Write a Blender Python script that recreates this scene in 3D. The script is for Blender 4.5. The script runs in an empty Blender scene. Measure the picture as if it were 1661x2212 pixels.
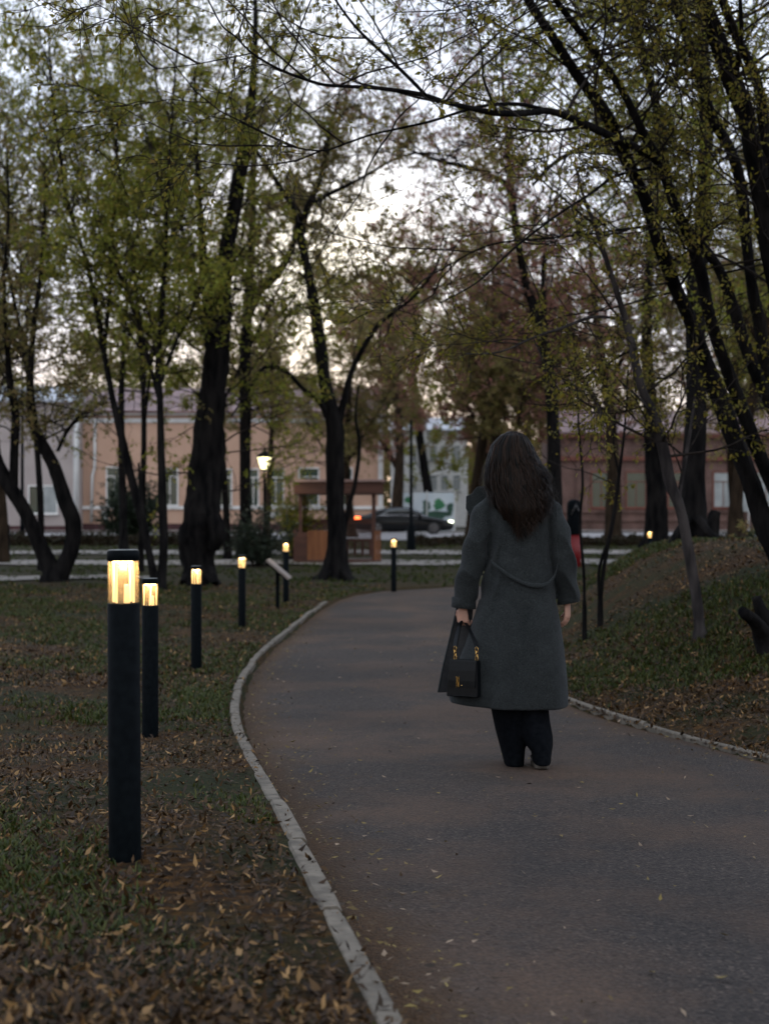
import bpy, bmesh, math, random
import numpy as np
from mathutils import Vector, Matrix, noise as mnoise

# ------------------------------------------------------------------ camera, sky, sun, exposure
S = bpy.context.scene
C = S.collection
F, CX, CY, CZ = 3072.0, 830.5, 1106.0, 1.316       # 50 mm lens measured on a 1661 x 2212 sheet
cd = bpy.data.cameras.new("camera")
cam = bpy.data.objects.new("camera", cd); C.objects.link(cam)
cam.location = (0, 0, CZ); cam.rotation_euler = (math.radians(90), 0, 0)
cd.sensor_fit = 'VERTICAL'; cd.sensor_height = 36; cd.sensor_width = 27; cd.lens = 36 * F / 2212
cd.clip_start = 0.05; cd.clip_end = 2000
cd.dof.use_dof = True; cd.dof.focus_distance = 5.9; cd.dof.aperture_fstop = 3.2
S.camera = cam

GLOW = Vector((-0.045, 0.98, 0.165)).normalized()
SUN_EL, SUN_AZ = math.asin(GLOW.z), math.atan2(GLOW.x, GLOW.y)
W = bpy.data.worlds.new("World"); S.world = W; W.use_nodes = True
def world_nodes():
    nt = W.node_tree; nt.nodes.clear()
    N, L = nt.nodes.new, nt.links.new
    def mth(op, a, b=None, clamp=False):
        n = N('ShaderNodeMath'); n.operation = op; n.use_clamp = clamp
        for i, v in enumerate((a, b)):
            if v is None: continue
            if isinstance(v, (int, float)): n.inputs[i].default_value = v
            else: L(v, n.inputs[i])
        return n.outputs[0]
    def mix(f, a, b, bt='MIX'):
        n = N('ShaderNodeMix'); n.data_type = 'RGBA'; n.blend_type = bt
        for s, v in ((n.inputs[0], f), (n.inputs[6], a), (n.inputs[7], b)):
            if isinstance(v, (int, float)): s.default_value = v
            elif isinstance(v, tuple): s.default_value = (*v, 1)
            else: L(v, s)
        return n.outputs[2]
    tc = N('ShaderNodeTexCoord'); sep = N('ShaderNodeSeparateXYZ'); L(tc.outputs['Generated'], sep.inputs[0])
    z = mth('MAXIMUM', sep.outputs[2], 0.0)
    sky = N('ShaderNodeTexSky'); sky.sky_type = 'NISHITA'; sky.sun_disc = False
    sky.sun_elevation = SUN_EL; sky.sun_rotation = SUN_AZ; sky.air_density = 1.2; sky.dust_density = 2.0
    skyc = mix(1.0, sky.outputs[0], (0.06, 0.06, 0.06), 'MULTIPLY')
    dot = N('ShaderNodeVectorMath'); dot.operation = 'DOT_PRODUCT'
    L(tc.outputs['Generated'], dot.inputs[0]); dot.inputs[1].default_value = GLOW
    d = mth('MAXIMUM', dot.outputs['Value'], 0.0)
    g1 = mth('POWER', d, 560.0); g2 = mth('POWER', d, 25.0)
    mp = N('ShaderNodeMapping'); mp.inputs['Scale'].default_value = (3.2, 3.2, 8.5); mp.inputs['Location'].default_value = (0.3, 1.7, 0.2)
    L(tc.outputs['Generated'], mp.inputs[0])
    ns = N('ShaderNodeTexNoise'); ns.inputs['Scale'].default_value = 1.6; ns.inputs['Detail'].default_value = 7; ns.inputs['Roughness'].default_value = 0.58
    L(mp.outputs[0], ns.inputs['Vector'])
    rp = N('ShaderNodeValToRGB'); rp.color_ramp.elements[0].position = 0.34; rp.color_ramp.elements[1].position = 0.66
    L(ns.outputs[0], rp.inputs[0])
    cloud = mix(rp.outputs[0], (0.64, 0.80, 1.10), (1.02, 1.13, 1.34))
    el = N('ShaderNodeMapRange'); el.inputs[1].default_value = 0.02; el.inputs[2].default_value = 0.15; L(z, el.inputs[0])
    el.inputs[3].default_value = 0.75; el.inputs[4].default_value = 0.0
    cloud = mix(el.outputs[0], cloud, (0.90, 0.70, 0.57))
    gl = mix(g1, (0, 0, 0), (1.0, 0.86, 0.50))
    gw = mix(g2, (0, 0, 0), (0.08, 0.065, 0.03))
    cloud = mix(1.0, cloud, gl, 'ADD'); cloud = mix(1.0, cloud, gw, 'ADD')
    bk = N('ShaderNodeMapRange'); bk.interpolation_type = 'SMOOTHSTEP'; bk.inputs[1].default_value = -0.55; bk.inputs[2].default_value = 0.75; bk.inputs[3].default_value = 0.0; bk.inputs[4].default_value = 1.0
    L(sep.outputs[1], bk.inputs[0])
    out = mix(0.86, skyc, cloud); out = mix(1.0, out, mix(bk.outputs[0], (1.36, 1.24, 1.07), (1.0, 1.0, 1.0)), 'MULTIPLY')
    bg = N('ShaderNodeBackground'); bg.inputs[1].default_value = 1.0; L(out, bg.inputs[0])
    o = N('ShaderNodeOutputWorld'); L(bg.outputs[0], o.inputs[0])
world_nodes()
sl = bpy.data.lights.new("sun", 'SUN'); sun = bpy.data.objects.new("sun", sl); C.objects.link(sun)
sl.energy = 0.35; sl.angle = math.radians(24); sl.color = (1.0, 0.86, 0.68)
sun.rotation_euler = GLOW.to_track_quat('Z', 'Y').to_euler(); sun.location = (0, 60, 40)
vs = S.view_settings; vs.view_transform = 'Standard'; vs.look = 'None'; vs.exposure = 0.3; vs.gamma = 1.0; vs.use_curve_mapping = False
S.cycles.max_bounces = 6; S.cycles.diffuse_bounces = 3; S.cycles.glossy_bounces = 2; S.cycles.transmission_bounces = 4
S.cycles.transparent_max_bounces = 12; S.cycles.sample_clamp_indirect = 4.0; S.cycles.use_denoising = True

# ------------------------------------------------------------------ helpers
PI = math.pi
def P(px, py, D): return Vector(((px - CX) * D / F, D, CZ - (py - CY) * D / F))
def tag(o, label=None, cat=None, group=None, kind=None):
    if label: o['label'] = label
    if cat: o['category'] = cat
    if group: o['group'] = group
    if kind: o['kind'] = kind
    return o
def empty(name, loc, label, cat, group=None, rz=0.0):
    o = bpy.data.objects.new(name, None); C.objects.link(o); o.location = loc; o.rotation_euler = (0, 0, rz)
    o.empty_display_size = 0.2
    return tag(o, label, cat, group)
def link(name, me, m=None, parent=None, smooth=False, world=False):
    o = bpy.data.objects.new(name, me); C.objects.link(o)
    if m is not None: me.materials.append(m)
    if parent is not None:
        o.parent = parent
        if world:
            q = parent; M = Matrix.Identity(4)
            while q is not None:
                M = Matrix.LocRotScale(q.location, q.rotation_euler, q.scale) @ M; q = q.parent
            me.transform(M.inverted())
    if smooth and len(me.polygons): me.polygons.foreach_set('use_smooth', np.ones(len(me.polygons), bool))
    return o
def mesh_np(name, V, Q=None, T=None):
    me = bpy.data.meshes.new(name)
    V = np.asarray(V, np.float32).reshape(-1, 3)
    parts, st, tot = [], [], 0
    if Q is not None and len(Q):
        Q = np.asarray(Q, np.int32); parts.append(Q.ravel()); st.append(np.arange(len(Q)) * 4); tot = len(Q) * 4
    if T is not None and len(T):
        T = np.asarray(T, np.int32); parts.append(T.ravel()); st.append(tot + np.arange(len(T)) * 3)
    idx = np.concatenate(parts); ls = np.concatenate(st).astype(np.int32)
    me.vertices.add(len(V)); me.vertices.foreach_set('co', V.ravel())
    me.loops.add(len(idx)); me.loops.foreach_set('vertex_index', idx.astype(np.int32))
    me.polygons.add(len(ls)); me.polygons.foreach_set('loop_start', ls)
    me.update(calc_edges=True); me.validate()
    return me
class MB:
    """collects shapes into one mesh"""
    def __init__(s): s.b = bmesh.new()
    def box(s, c, size, rot=None, bevel=0.0):
        r = bmesh.ops.create_cube(s.b, size=1.0); vs_ = r['verts']
        bmesh.ops.scale(s.b, vec=size, verts=vs_)
        if bevel:
            es = list({e for v in vs_ for e in v.link_edges})
            rb = bmesh.ops.bevel(s.b, geom=es, offset=bevel, segments=2, affect='EDGES', profile=0.6)
            vs_ = list({v for f in rb['faces'] for v in f.verts} | {v for v in vs_ if v.is_valid})
        if rot is not None: bmesh.ops.rotate(s.b, verts=vs_, cent=(0, 0, 0), matrix=rot)
        bmesh.ops.translate(s.b, verts=vs_, vec=c); return s
    def ball(s, c, r, seg=16, rot=None):
        q = bmesh.ops.create_uvsphere(s.b, u_segments=seg, v_segments=max(6, seg * 2 // 3), radius=1.0); vs_ = q['verts']
        bmesh.ops.scale(s.b, vec=(r if hasattr(r, '__len__') else (r, r, r)), verts=vs_)
        if rot is not None: bmesh.ops.rotate(s.b, verts=vs_, cent=(0, 0, 0), matrix=rot)
        bmesh.ops.translate(s.b, verts=vs_, vec=c); return s
    def loft(s, rings, cap=True, closed=True):
        R = [[s.b.verts.new(p) for p in r] for r in rings]; n = len(R[0])
        for a, b in zip(R, R[1:]):
            for i in range(n if closed else n - 1):
                j = (i + 1) % n
                try: s.b.faces.new((a[i], a[j], b[j], b[i]))
                except ValueError: pass
        if cap and closed:
            s.b.faces.new(R[0][::-1]); s.b.faces.new(R[-1])
        return s
    def tube(s, pts, rad, n=8, cap=True):
        pts = [Vector(p) for p in pts]; rad = rad if hasattr(rad, '__len__') else [rad] * len(pts)
        rings = []; ref = None
        for i, p in enumerate(pts):
            t = (pts[min(i + 1, len(pts) - 1)] - pts[max(i - 1, 0)]).normalized()
            if ref is None: ref = t.orthogonal().normalized()
            ref = (ref - t * ref.dot(t)).normalized(); bi = t.cross(ref)
            rings.append([p + (ref * math.cos(a) + bi * math.sin(a)) * rad[i] for a in [2 * PI * k / n for k in range(n)]])
        return s.loft(rings, cap)
    def lathe(s, prof, n=24, c=(0, 0, 0)):
        c = Vector(c)
        return s.loft([[c + Vector((r * math.cos(2 * PI * k / n), r * math.sin(2 * PI * k / n), z)) for k in range(n)] for r, z in prof])
    def mesh(s, name):
        bmesh.ops.recalc_face_normals(s.b, faces=s.b.faces)
        me = bpy.data.meshes.new(name); s.b.to_mesh(me); s.b.free(); return me
    def build(s, name, m, parent=None, smooth=False, world=False):
        return link(name, s.mesh(name), m, parent, smooth, world)
def remeshed(mb, voxel, smooth_it=4):
    o = bpy.data.objects.new('tmp', mb.mesh('tmp')); C.objects.link(o)
    r = o.modifiers.new('r', 'REMESH'); r.mode = 'VOXEL'; r.voxel_size = voxel
    if smooth_it:
        q = o.modifiers.new('s', 'SMOOTH'); q.iterations = smooth_it; q.factor = 0.5
    dg = bpy.context.evaluated_depsgraph_get(); me = bpy.data.meshes.new_from_object(o.evaluated_get(dg))
    bpy.data.objects.remove(o); return me
def set_emit(p, col, st):
    p.inputs['Emission Color'].default_value = (*col, 1); p.inputs['Emission Strength'].default_value = st
def mat(name, c1, c2=None, scale=8.0, rough=0.8, bump=0.0, bscale=None, metal=0.0, emit=0.0, ecol=None, stretch=(1, 1, 1), detail=6, spec=0.4, bdist=0.02, lo=0.35, hi=0.65, coat=0.0):
    m = bpy.data.materials.new(name); m.use_nodes = True; nt = m.node_tree; p = nt.nodes['Principled BSDF']
    p.inputs['Base Color'].default_value = (*c1, 1); p.inputs['Roughness'].default_value = rough; p.inputs['Metallic'].default_value = metal
    p.inputs['Specular IOR Level'].default_value = spec; p.inputs['Coat Weight'].default_value = coat
    N, L = nt.nodes.new, nt.links.new
    tc = N('ShaderNodeTexCoord'); mp = N('ShaderNodeMapping'); mp.inputs['Scale'].default_value = stretch
    L(tc.outputs['Object'], mp.inputs[0])
    if c2 is not None:
        ns = N('ShaderNodeTexNoise'); ns.inputs['Scale'].default_value = scale; ns.inputs['Detail'].default_value = detail; L(mp.outputs[0], ns.inputs['Vector'])
        rp = N('ShaderNodeValToRGB'); e = rp.color_ramp.elements
        e[0].position = lo; e[0].color = (*c1, 1); e[1].position = hi; e[1].color = (*c2, 1)
        L(ns.outputs[0], rp.inputs[0]); L(rp.outputs[0], p.inputs['Base Color'])
    if bump:
        nb = N('ShaderNodeTexNoise'); nb.inputs['Scale'].default_value = bscale or scale * 3; nb.inputs['Detail'].default_value = 6; L(mp.outputs[0], nb.inputs['Vector'])
        b = N('ShaderNodeBump'); b.inputs['Strength'].default_value = bump; b.inputs['Distance'].default_value = bdist
        L(nb.outputs[0], b.inputs['Height']); L(b.outputs[0], p.inputs['Normal'])
    if emit: set_emit(p, ecol or c1, emit)
    return m
def leaf_mat(name, cols, trans=0.45, rough=0.6):
    m = bpy.data.materials.new(name); m.use_nodes = True; nt = m.node_tree; N, L = nt.nodes.new, nt.links.new
    p = nt.nodes['Principled BSDF']; out = nt.nodes['Material Output']
    g = N('ShaderNodeNewGeometry'); rp = N('ShaderNodeValToRGB'); rp.color_ramp.interpolation = 'LINEAR'
    el = rp.color_ramp.elements
    while len(el) < len(cols): el.new(0.5)
    for i, c in enumerate(cols): el[i].position = i / (len(cols) - 1); el[i].color = (*c, 1)
    L(g.outputs['Random Per Island'], rp.inputs[0]); L(rp.outputs[0], p.inputs['Base Color'])
    p.inputs['Roughness'].default_value = rough; p.inputs['Specular IOR Level'].default_value = 0.3
    if trans:
        t = N('ShaderNodeBsdfTranslucent'); L(rp.outputs[0], t.inputs[0])
        mx = N('ShaderNodeMixShader'); mx.inputs[0].default_value = trans
        L(p.outputs[0], mx.inputs[1]); L(t.outputs[0], mx.inputs[2]); L(mx.outputs[0], out.inputs[0])
    return m

# ------------------------------------------------------------------ terrain
hD = np.array([-30, -5, 2.5, 4.3, 6, 7.3, 8.5, 10, 13, 18, 23, 26, 32, 40, 52, 66, 82, 110, 400.])
hV = np.array([1.15, 1.18, 1.19, 1.20, 1.26, 1.316, 1.36, 1.40, 1.455, 1.51, 1.455, 1.44, 1.41, 1.36, 1.22, 1.19, 1.17, 1.16, 1.0])
_d = np.linspace(-30, 130, 3201); _h = np.interp(_d, hD, hV); _k = np.hanning(41); _k /= _k.sum()
_h = np.convolve(np.pad(_h, 20, mode='edge'), _k, mode='valid')
def hp(D): return np.interp(D, _d, _h)
xlD = np.array([-30, -5, 0, 3.3, 3.7, 4.36, 5.1, 6.5, 8.2, 9.5, 11, 13, 15.7, 19, 22.9, 25, 26.3, 27.2, 27.7, 28.0, 28.1])
xlV = np.array([8.0, 1.9, .66, -.01, -.085, -.20, -.315, -.51, -.80, -.98, -1.11, -1.22, -1.23, -1.12, -.9, -.55, 0, 1.0, 2.2, 4.0, 9.0])
xrD = np.array([-30, -5, 0, 3.3, 5.5, 7.6, 9, 10.4, 13, 16, 20, 23, 24.5, 25.2, 25.5, 25.6])
xrV = np.array([11.5, 5.5, 4.1, 3.25, 2.62, 2.03, 1.62, 1.30, 1.05, 1.02, 1.25, 1.65, 2.2, 3.0, 5.0, 9.0])
_xl = np.convolve(np.pad(np.interp(_d, xlD, xlV), 60, mode='edge'), np.hanning(121) / np.hanning(121).sum(), mode='valid')
_xl = np.where(_d < 24, _xl, np.interp(_d, xlD, xlV) * np.clip((_d - 24), 0, 1) + _xl * np.clip(25 - _d, 0, 1))
_xr = np.convolve(np.pad(np.interp(_d, xrD, xrV), 60, mode='edge'), np.hanning(121) / np.hanning(121).sum(), mode='valid')
_xr = np.where(_d < 22, _xr, np.interp(_d, xrD, xrV) * np.clip((_d - 22), 0, 1) + _xr * np.clip(23 - _d, 0, 1))
def xl(D): return np.interp(D, _d, _xl)
def xr(D): return np.interp(D, _d, _xr)
def sst(a, b, x):
    t = np.clip((x - a) / (b - a), 0, 1); return t * t * (3 - 2 * t)
def lawn_off(X, D):
    u = xl(D) - X
    return np.interp(D, [2, 4.3, 6, 8.4, 12.7, 18, 24, 30], [.12, .125, .10, .04, .03, .02, .02, 0]) * sst(-0.08, 0.03, u) * (D < 29) + .045 * sst(.08, .55, u) * (1 - sst(4.8, 6.8, D))
def mound(X, D):
    u = X - xr(np.minimum(D, 21.0)) - 0.05
    g = sst(5.0, 14.5, D) * (1 - sst(17.0, 24.0, D))
    return 1.10 * sst(0.0, 2.5, u) * g * (1 - 0.5 * sst(9, 20, X)) + 0.06 * sst(0, .4, u) * (D < 22)
def wob(X, D): return 0.022 * np.sin(1.7 * X + .6 * D) * np.sin(1.1 * D - .9 * X) + 0.012 * np.sin(4.3 * X + 1.2) * np.sin(3.7 * D)
def inpath(X, D, e=0.0): return (D < 28.1) & (X > xl(D) + e) & (X < xr(D) - e)
def zpath(X, D): return CZ - hp(D) + 0 * X
def zgr(X, D):
    X = np.asarray(X, float); D = np.asarray(D, float)
    offp = np.maximum(sst(0.02, 0.5, xl(D) - X), sst(0.02, 0.5, X - xr(D))) * (D < 28.1) + (D >= 28.1)
    return CZ - hp(D) + lawn_off(X, D) + mound(X, D) + wob(X, D) * offp
def G(px, py):
    """the point of the terrain seen at a pixel"""
    D = np.geomspace(2.6, 120, 6000); X = (px - CX) * D / F
    zz = zgr(X, D); ray = CZ - (py - CY) * D / F
    i = np.argmax(ray <= zz)
    return Vector((X[i], D[i], zz[i]))
def zg1(X, D): return float(zgr(X, D))
def ground_mesh():
    rows = np.concatenate([np.linspace(-30, 2, 40, endpoint=False), np.geomspace(2, 30, 420, endpoint=False), np.geomspace(30, 600, 110)])
    t = np.linspace(-1, 1, 421); cols = 2.6 * np.sinh(t * 5.6) / np.sinh(1.0) / 1.6
    X, D = np.meshgrid(cols, rows)
    Z = zgr(X, D)
    m1 = sst(-0.01, 0.03, X - xl(D)) * sst(-0.01, 0.03, xr(D) - X) * (D < 28.1)
    Z = Z - 0.06 * m1
    V = np.stack([X, D, Z], -1); n, k = X.shape
    i = np.arange((n - 1) * k).reshape(n - 1, k)[:, :-1]
    Q = np.stack([i, i + 1, i + k + 1, i + k], -1).reshape(-1, 4)
    return mesh_np('ground', V, Q)
def ground_material():
    m = bpy.data.materials.new('lawn soil'); m.use_nodes = True; nt = m.node_tree; N, L = nt.nodes.new, nt.links.new
    p = nt.nodes['Principled BSDF']; p.inputs['Roughness'].default_value = 0.95; p.inputs['Specular IOR Level'].default_value = 0.15
    tc = N('ShaderNodeTexCoord')
    def nz(sc, det=6, ro=.6):
        n = N('ShaderNodeTexNoise'); n.inputs['Scale'].default_value = sc; n.inputs['Detail'].default_value = det; n.inputs['Roughness'].default_value = ro
        L(tc.outputs['Object'], n.inputs['Vector']); return n.outputs[0]
    def ramp(f, pts):
        r = N('ShaderNodeValToRGB'); e = r.color_ramp.elements
        while len(e) < len(pts): e.new(0.5)
        for i, (q, c) in enumerate(pts): e[i].position = q; e[i].color = (*c, 1)
        L(f, r.inputs[0]); return r.outputs[0]
    def mix(f, a, b, bt='MIX'):
        n = N('ShaderNodeMix'); n.data_type = 'RGBA'; n.blend_type = bt
        if isinstance(f, float): n.inputs[0].default_value = f
        else: L(f, n.inputs[0])
        L(a, n.inputs[6]); L(b, n.inputs[7]); return n.outputs[2]
    soil = ramp(nz(26), [(.3, (.008, .0052, .0036)), (.48, (.030, .016, .0065)), (.66, (.10, .046, .010))])
    grass = ramp(nz(40), [(.3, (.006, .008, .0025)), (.55, (.018, .022, .006)), (.75, (.048, .040, .011))])
    patch = ramp(nz(1.1, 5, .55), [(.42, (0, 0, 0)), (.58, (1, 1, 1))])
    sep = N('ShaderNodeSeparateXYZ'); L(tc.outputs['Object'], sep.inputs[0])
    far = N('ShaderNodeMapRange'); far.inputs[1].default_value = 13; far.inputs[2].default_value = 34; far.inputs[3].default_value = 0; far.inputs[4].default_value = .75; L(sep.outputs[1], far.inputs[0])
    mx = N('ShaderNodeMath'); mx.operation = 'MAXIMUM'; L(patch, mx.inputs[0]); L(far.outputs[0], mx.inputs[1])
    L(mix(mx.outputs[0], soil, grass), p.inputs['Base Color'])
    b = N('ShaderNodeBump'); b.inputs['Strength'].default_value = 0.9; b.inputs['Distance'].default_value = 0.03; L(nz(30, 8, .7), b.inputs['Height']); L(b.outputs[0], p.inputs['Normal'])
    return m
M = {}
M['ground'] = ground_material()
tag(link('ground', ground_mesh(), M['ground'], smooth=True), kind='structure')
def asphalt():
    m = bpy.data.materials.new('asphalt'); m.use_nodes = True; nt = m.node_tree; N, L = nt.nodes.new, nt.links.new
    p = nt.nodes['Principled BSDF']; p.inputs['Roughness'].default_value = 0.8; p.inputs['Specular IOR Level'].default_value = 0.25
    tc = N('ShaderNodeTexCoord')
    def nz(sc, det=6, ro=.6):
        n = N('ShaderNodeTexNoise'); n.inputs['Scale'].default_value = sc; n.inputs['Detail'].default_value = det; n.inputs['Roughness'].default_value = ro
        L(tc.outputs['Object'], n.inputs['Vector']); return n.outputs[0]
    def ramp(f, pts):
        r = N('ShaderNodeValToRGB'); e = r.color_ramp.elements
        while len(e) < len(pts): e.new(0.5)
        for i, (q, c) in enumerate(pts): e[i].position = q; e[i].color = (*c, 1)
        L(f, r.inputs[0]); return r.outputs[0]
    def mix(f, a, b, bt='MIX'):
        n = N('ShaderNodeMix'); n.data_type = 'RGBA'; n.blend_type = bt
        if isinstance(f, float): n.inputs[0].default_value = f
        else: L(f, n.inputs[0])
        L(a, n.inputs[6]); L(b, n.inputs[7]); return n.outputs[2]
    vor = N('ShaderNodeTexVoronoi'); vor.inputs['Scale'].default_value = 105; L(tc.outputs['Object'], vor.inputs['Vector'])
    grain = ramp(vor.outputs['Color'], [(.08, (.007, .0055, .005)), (.45, (.028, .0226, .0206)), (.8, (.060, .047, .041)), (.97, (.15, .12, .10))])
    grain = mix(ramp(nz(300, 3), [(.38, (.0, .0, .0)), (.62, (1, 1, 1))]), grain, ramp(vor.outputs['Color'], [(0, (.014, .0112, .0103)), (1, (.052, .0422, .0380))]))
    dirt = ramp(nz(60), [(.3, (.036, .0235, .0165)), (.7, (.110, .070, .048))])
    big = ramp(nz(.8, 6, .65), [(.44, (0.0, 0.0, 0.0)), (.62, (.9, .9, .9))])
    col = mix(big, grain, dirt)
    at = N('ShaderNodeAttribute'); at.attribute_name = 'edge'
    em = N('ShaderNodeMath'); em.operation = 'MULTIPLY_ADD'; L(at.outputs['Fac'], em.inputs[0]); em.inputs[1].default_value = 1.0; L(nz(3.0, 7, .65), em.inputs[2])
    er = ramp(em.outputs[0], [(.62, (0, 0, 0)), (1.0, (1, 1, 1))])
    col = mix(er, col, ramp(nz(90), [(.3, (.022, .012, .006)), (.7, (.085, .045, .018))]))
    cr = N('ShaderNodeTexVoronoi'); cr.feature = 'DISTANCE_TO_EDGE'; cr.inputs['Scale'].default_value = .55; cm_ = N('ShaderNodeVectorMath'); cm_.operation = 'ADD'
    nv = N('ShaderNodeTexNoise'); nv.inputs['Scale'].default_value = 2.2; nv.inputs['Detail'].default_value = 6; L(tc.outputs['Object'], nv.inputs['Vector']); L(tc.outputs['Object'], cm_.inputs[0]); L(nv.outputs['Color'], cm_.inputs[1]); L(cm_.outputs[0], cr.inputs['Vector'])
    ck = N('ShaderNodeMath'); ck.operation = 'MULTIPLY'; L(ramp(cr.outputs['Distance'], [(.0, (1, 1, 1)), (.006, (0, 0, 0))]), ck.inputs[0]); L(ramp(nz(.9, 3), [(.5, (0, 0, 0)), (.62, (.8, .8, .8))]), ck.inputs[1])
    col = mix(ck.outputs[0], col, ramp(nz(50), [(0, (.012, .010, .009)), (1, (.02, .016, .014))]))
    dark = ramp(nz(.45, 4), [(.35, (.66, .63, .62)), (.60, (1.03, 1.0, .98))])
    L(mix(1.0, col, dark, 'MULTIPLY'), p.inputs['Base Color'])
    b = N('ShaderNodeBump'); b.inputs['Strength'].default_value = 0.7; b.inputs['Distance'].default_value = 0.008
    ad = N('ShaderNodeMath'); ad.operation = 'ADD'; L(vor.outputs['Distance'], ad.inputs[0]); L(nz(18, 8, .7), ad.inputs[1]); L(ad.outputs[0], b.inputs['Height']); L(b.outputs[0], p.inputs['Normal'])
    return m
M['asphalt'] = asphalt()
def path_mesh():
    D = np.concatenate([np.linspace(-30, 2, 30, endpoint=False), np.geomspace(2, 28.08, 500)])
    s = np.linspace(0, 1, 41); a, b = xl(D)[:, None], np.minimum(xr(D), 9.0)[:, None]
    X = a + (b - a) * s[None]; DD = np.repeat(D[:, None], 41, 1)
    Z = zpath(X, DD) + 0.006 * np.sin(3 * X) * np.sin(2 * DD + 1) + 0.012 * (1 - (2 * s[None] - 1) ** 2) - 0.02 * (1 - sst(0, .06, s[None])) - .012 * (1 - sst(0, .05, 1 - s[None]))
    V = np.stack([X, DD, Z], -1); n, k = X.shape
    i = np.arange((n - 1) * k).reshape(n - 1, k)[:, :-1]
    me = mesh_np('path', V, np.stack([i, i + 1, i + k + 1, i + k], -1).reshape(-1, 4))
    w = b - a; e = np.exp(-(s[None] * w) / .16) * .85 + np.exp(-((1 - s[None]) * w) / .20) * .6
    at = me.attributes.new('edge', 'FLOAT', 'POINT'); at.data.foreach_set('value', e.astype(np.float32).ravel()); return me
tag(link('path', path_mesh(), M['asphalt'], smooth=True), kind='structure')
M['concrete'] = mat('worn concrete', (.078, .067, .054), (.155, .134, .108), 14, .9, .5, 60, bdist=.01)
M['paving'] = mat('pale paving', (.16, .145, .135), (.24, .22, .205), 1.5, .9, .2, 40)
def kerb(edge, D0, D1, width, top, side, step, seed, name):
    rs = np.random.RandomState(seed); b = MB(); D = D0
    while D < D1:
        # walk one stone along the edge
        n = 9; xs = [D]
        L_ = step * rs.uniform(.85, 1.15); seg = np.linspace(D, D + L_ * .93, n)
        rings = []; dz = rs.uniform(-.009, .009); dx = rs.uniform(-.007, .007)
        for j, d in enumerate(seg):
            x = float(edge(d)) + dx; t = (float(edge(d + .05)) - float(edge(d - .05))) / .1
            nx, nd = 1 / math.hypot(1, t), -t / math.hypot(1, t)
            zt = CZ - float(hp(d)) + top(d) + dz + rs.uniform(-.0012, .0012); w = width + rs.uniform(-.0015, .0015)
            a = Vector((x, d, 0)); nn = Vector((nx, nd, 0)) * (-side)
            c = .008 if 0 < j < n - 1 else .014
            zb = zt - .2
            prof = [(0, zb), (0, zt - c), (c, zt), (w - c, zt), (w, zt - c), (w, zb)]
            rings.append([a + nn * (q + .012) + Vector((0, 0, z)) for q, z in prof])
        b.loft(rings)
        D += L_ * .93 + .018
    o = b.build(name, M['concrete']); return tag(o, kind='structure')
kerb(xl, -3, 22.5, .062, lambda d: float(np.interp(d, [2, 4.3, 6, 8.4, 12.7, 23], [.125, .13, .105, .055, .05, .04])), 1, 1.0, 3, 'kerb')
kerb(xr, 2.5, 12.0, .042, lambda d: .028, -1, 1.0, 5, 'kerb')

# cross footpaths, street, pavement: draped strips
def strip(name, f0, f1, x0, x1, lift, m, nx=120, nd=6):
    X = np.linspace(x0, x1, nx)[:, None] + np.zeros((1, nd)); s = np.linspace(0, 1, nd)[None]
    D = f0(X) + (f1(X) - f0(X)) * s; Z = zgr(X, D) + lift
    V = np.stack([X, D, Z], -1)
    i = np.arange((nx - 1) * nd).reshape(nx - 1, nd)[:, :-1]
    return tag(link(name, mesh_np(name, V, np.stack([i, i + 1, i + nd + 1, i + nd], -1).reshape(-1, 4)), m, smooth=True), kind='structure')
strip('footpath', lambda X: 43.6 + .02 * X, lambda X: 46.6 + .02 * X, -40, 40, .035, M['paving'])
strip('footpath', lambda X: 36.6 + .03 * X, lambda X: 39.6 + .03 * X, -40, 40, .035, M['paving'])
strip('footpath', lambda X: 29.6 + .12 * (X + 7), lambda X: 30.9 + .12 * (X + 7), -30, -4.9, .035, M['paving'], 60)
M['road'] = mat('pale worn road', (.22, .21, .215), (.30, .29, .29), 2, .8, .2, 60)
strip('street', lambda X: 60 + 0 * X, lambda X: 79 + 0 * X, -120, 120, .03, M['road'])
strip('pavement', lambda X: 79.2 + 0 * X, lambda X: 82.6 + 0 * X, -120, 120, .12, M['paving'])

# ------------------------------------------------------------------ ground litter and grass
def scatter_leaves(rs, n, dfun, xfun, keep, size, lift=.004, tilt=.55):
    D = dfun(n); X = xfun(n, D); k = keep(X, D); X, D = X[k], D[k]; n = len(X)
    Zp = np.where(inpath(X, D), zpath(X, D) + .014, zgr(X, D))
    L_ = size[0] + (size[1] - size[0]) * 1.25 * rs.uniform(0, 1, n) ** 1.8; w = L_ * rs.uniform(.22, .5, n)
    a = rs.uniform(0, 2 * PI, n); tl = rs.normal(0, tilt, n); rl = rs.normal(0, tilt, n); curl = rs.uniform(-.25, .45, n)
    u = np.stack([np.cos(a) * np.cos(tl), np.sin(a) * np.cos(tl), np.sin(tl)], -1)
    v = np.stack([-np.sin(a) * np.cos(rl), np.cos(a) * np.cos(rl), np.sin(rl)], -1)
    c = np.stack([X, D, Zp + lift + np.abs(np.sin(tl)) * L_ * .5 + np.abs(np.sin(rl)) * w * .4], -1)
    up = np.array([0, 0, 1.0])
    h = (curl * L_ * .5)[:, None] * up
    V = np.stack([c - u * L_[:, None] * .5 + h, c + v * w[:, None] * .5, c + u * L_[:, None] * .5 + h, c - v * w[:, None] * .5], 1)
    return V.reshape(-1, 3)
def quads_n(n): return np.arange(n).reshape(-1, 4)
rs = np.random.RandomState(11)
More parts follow.
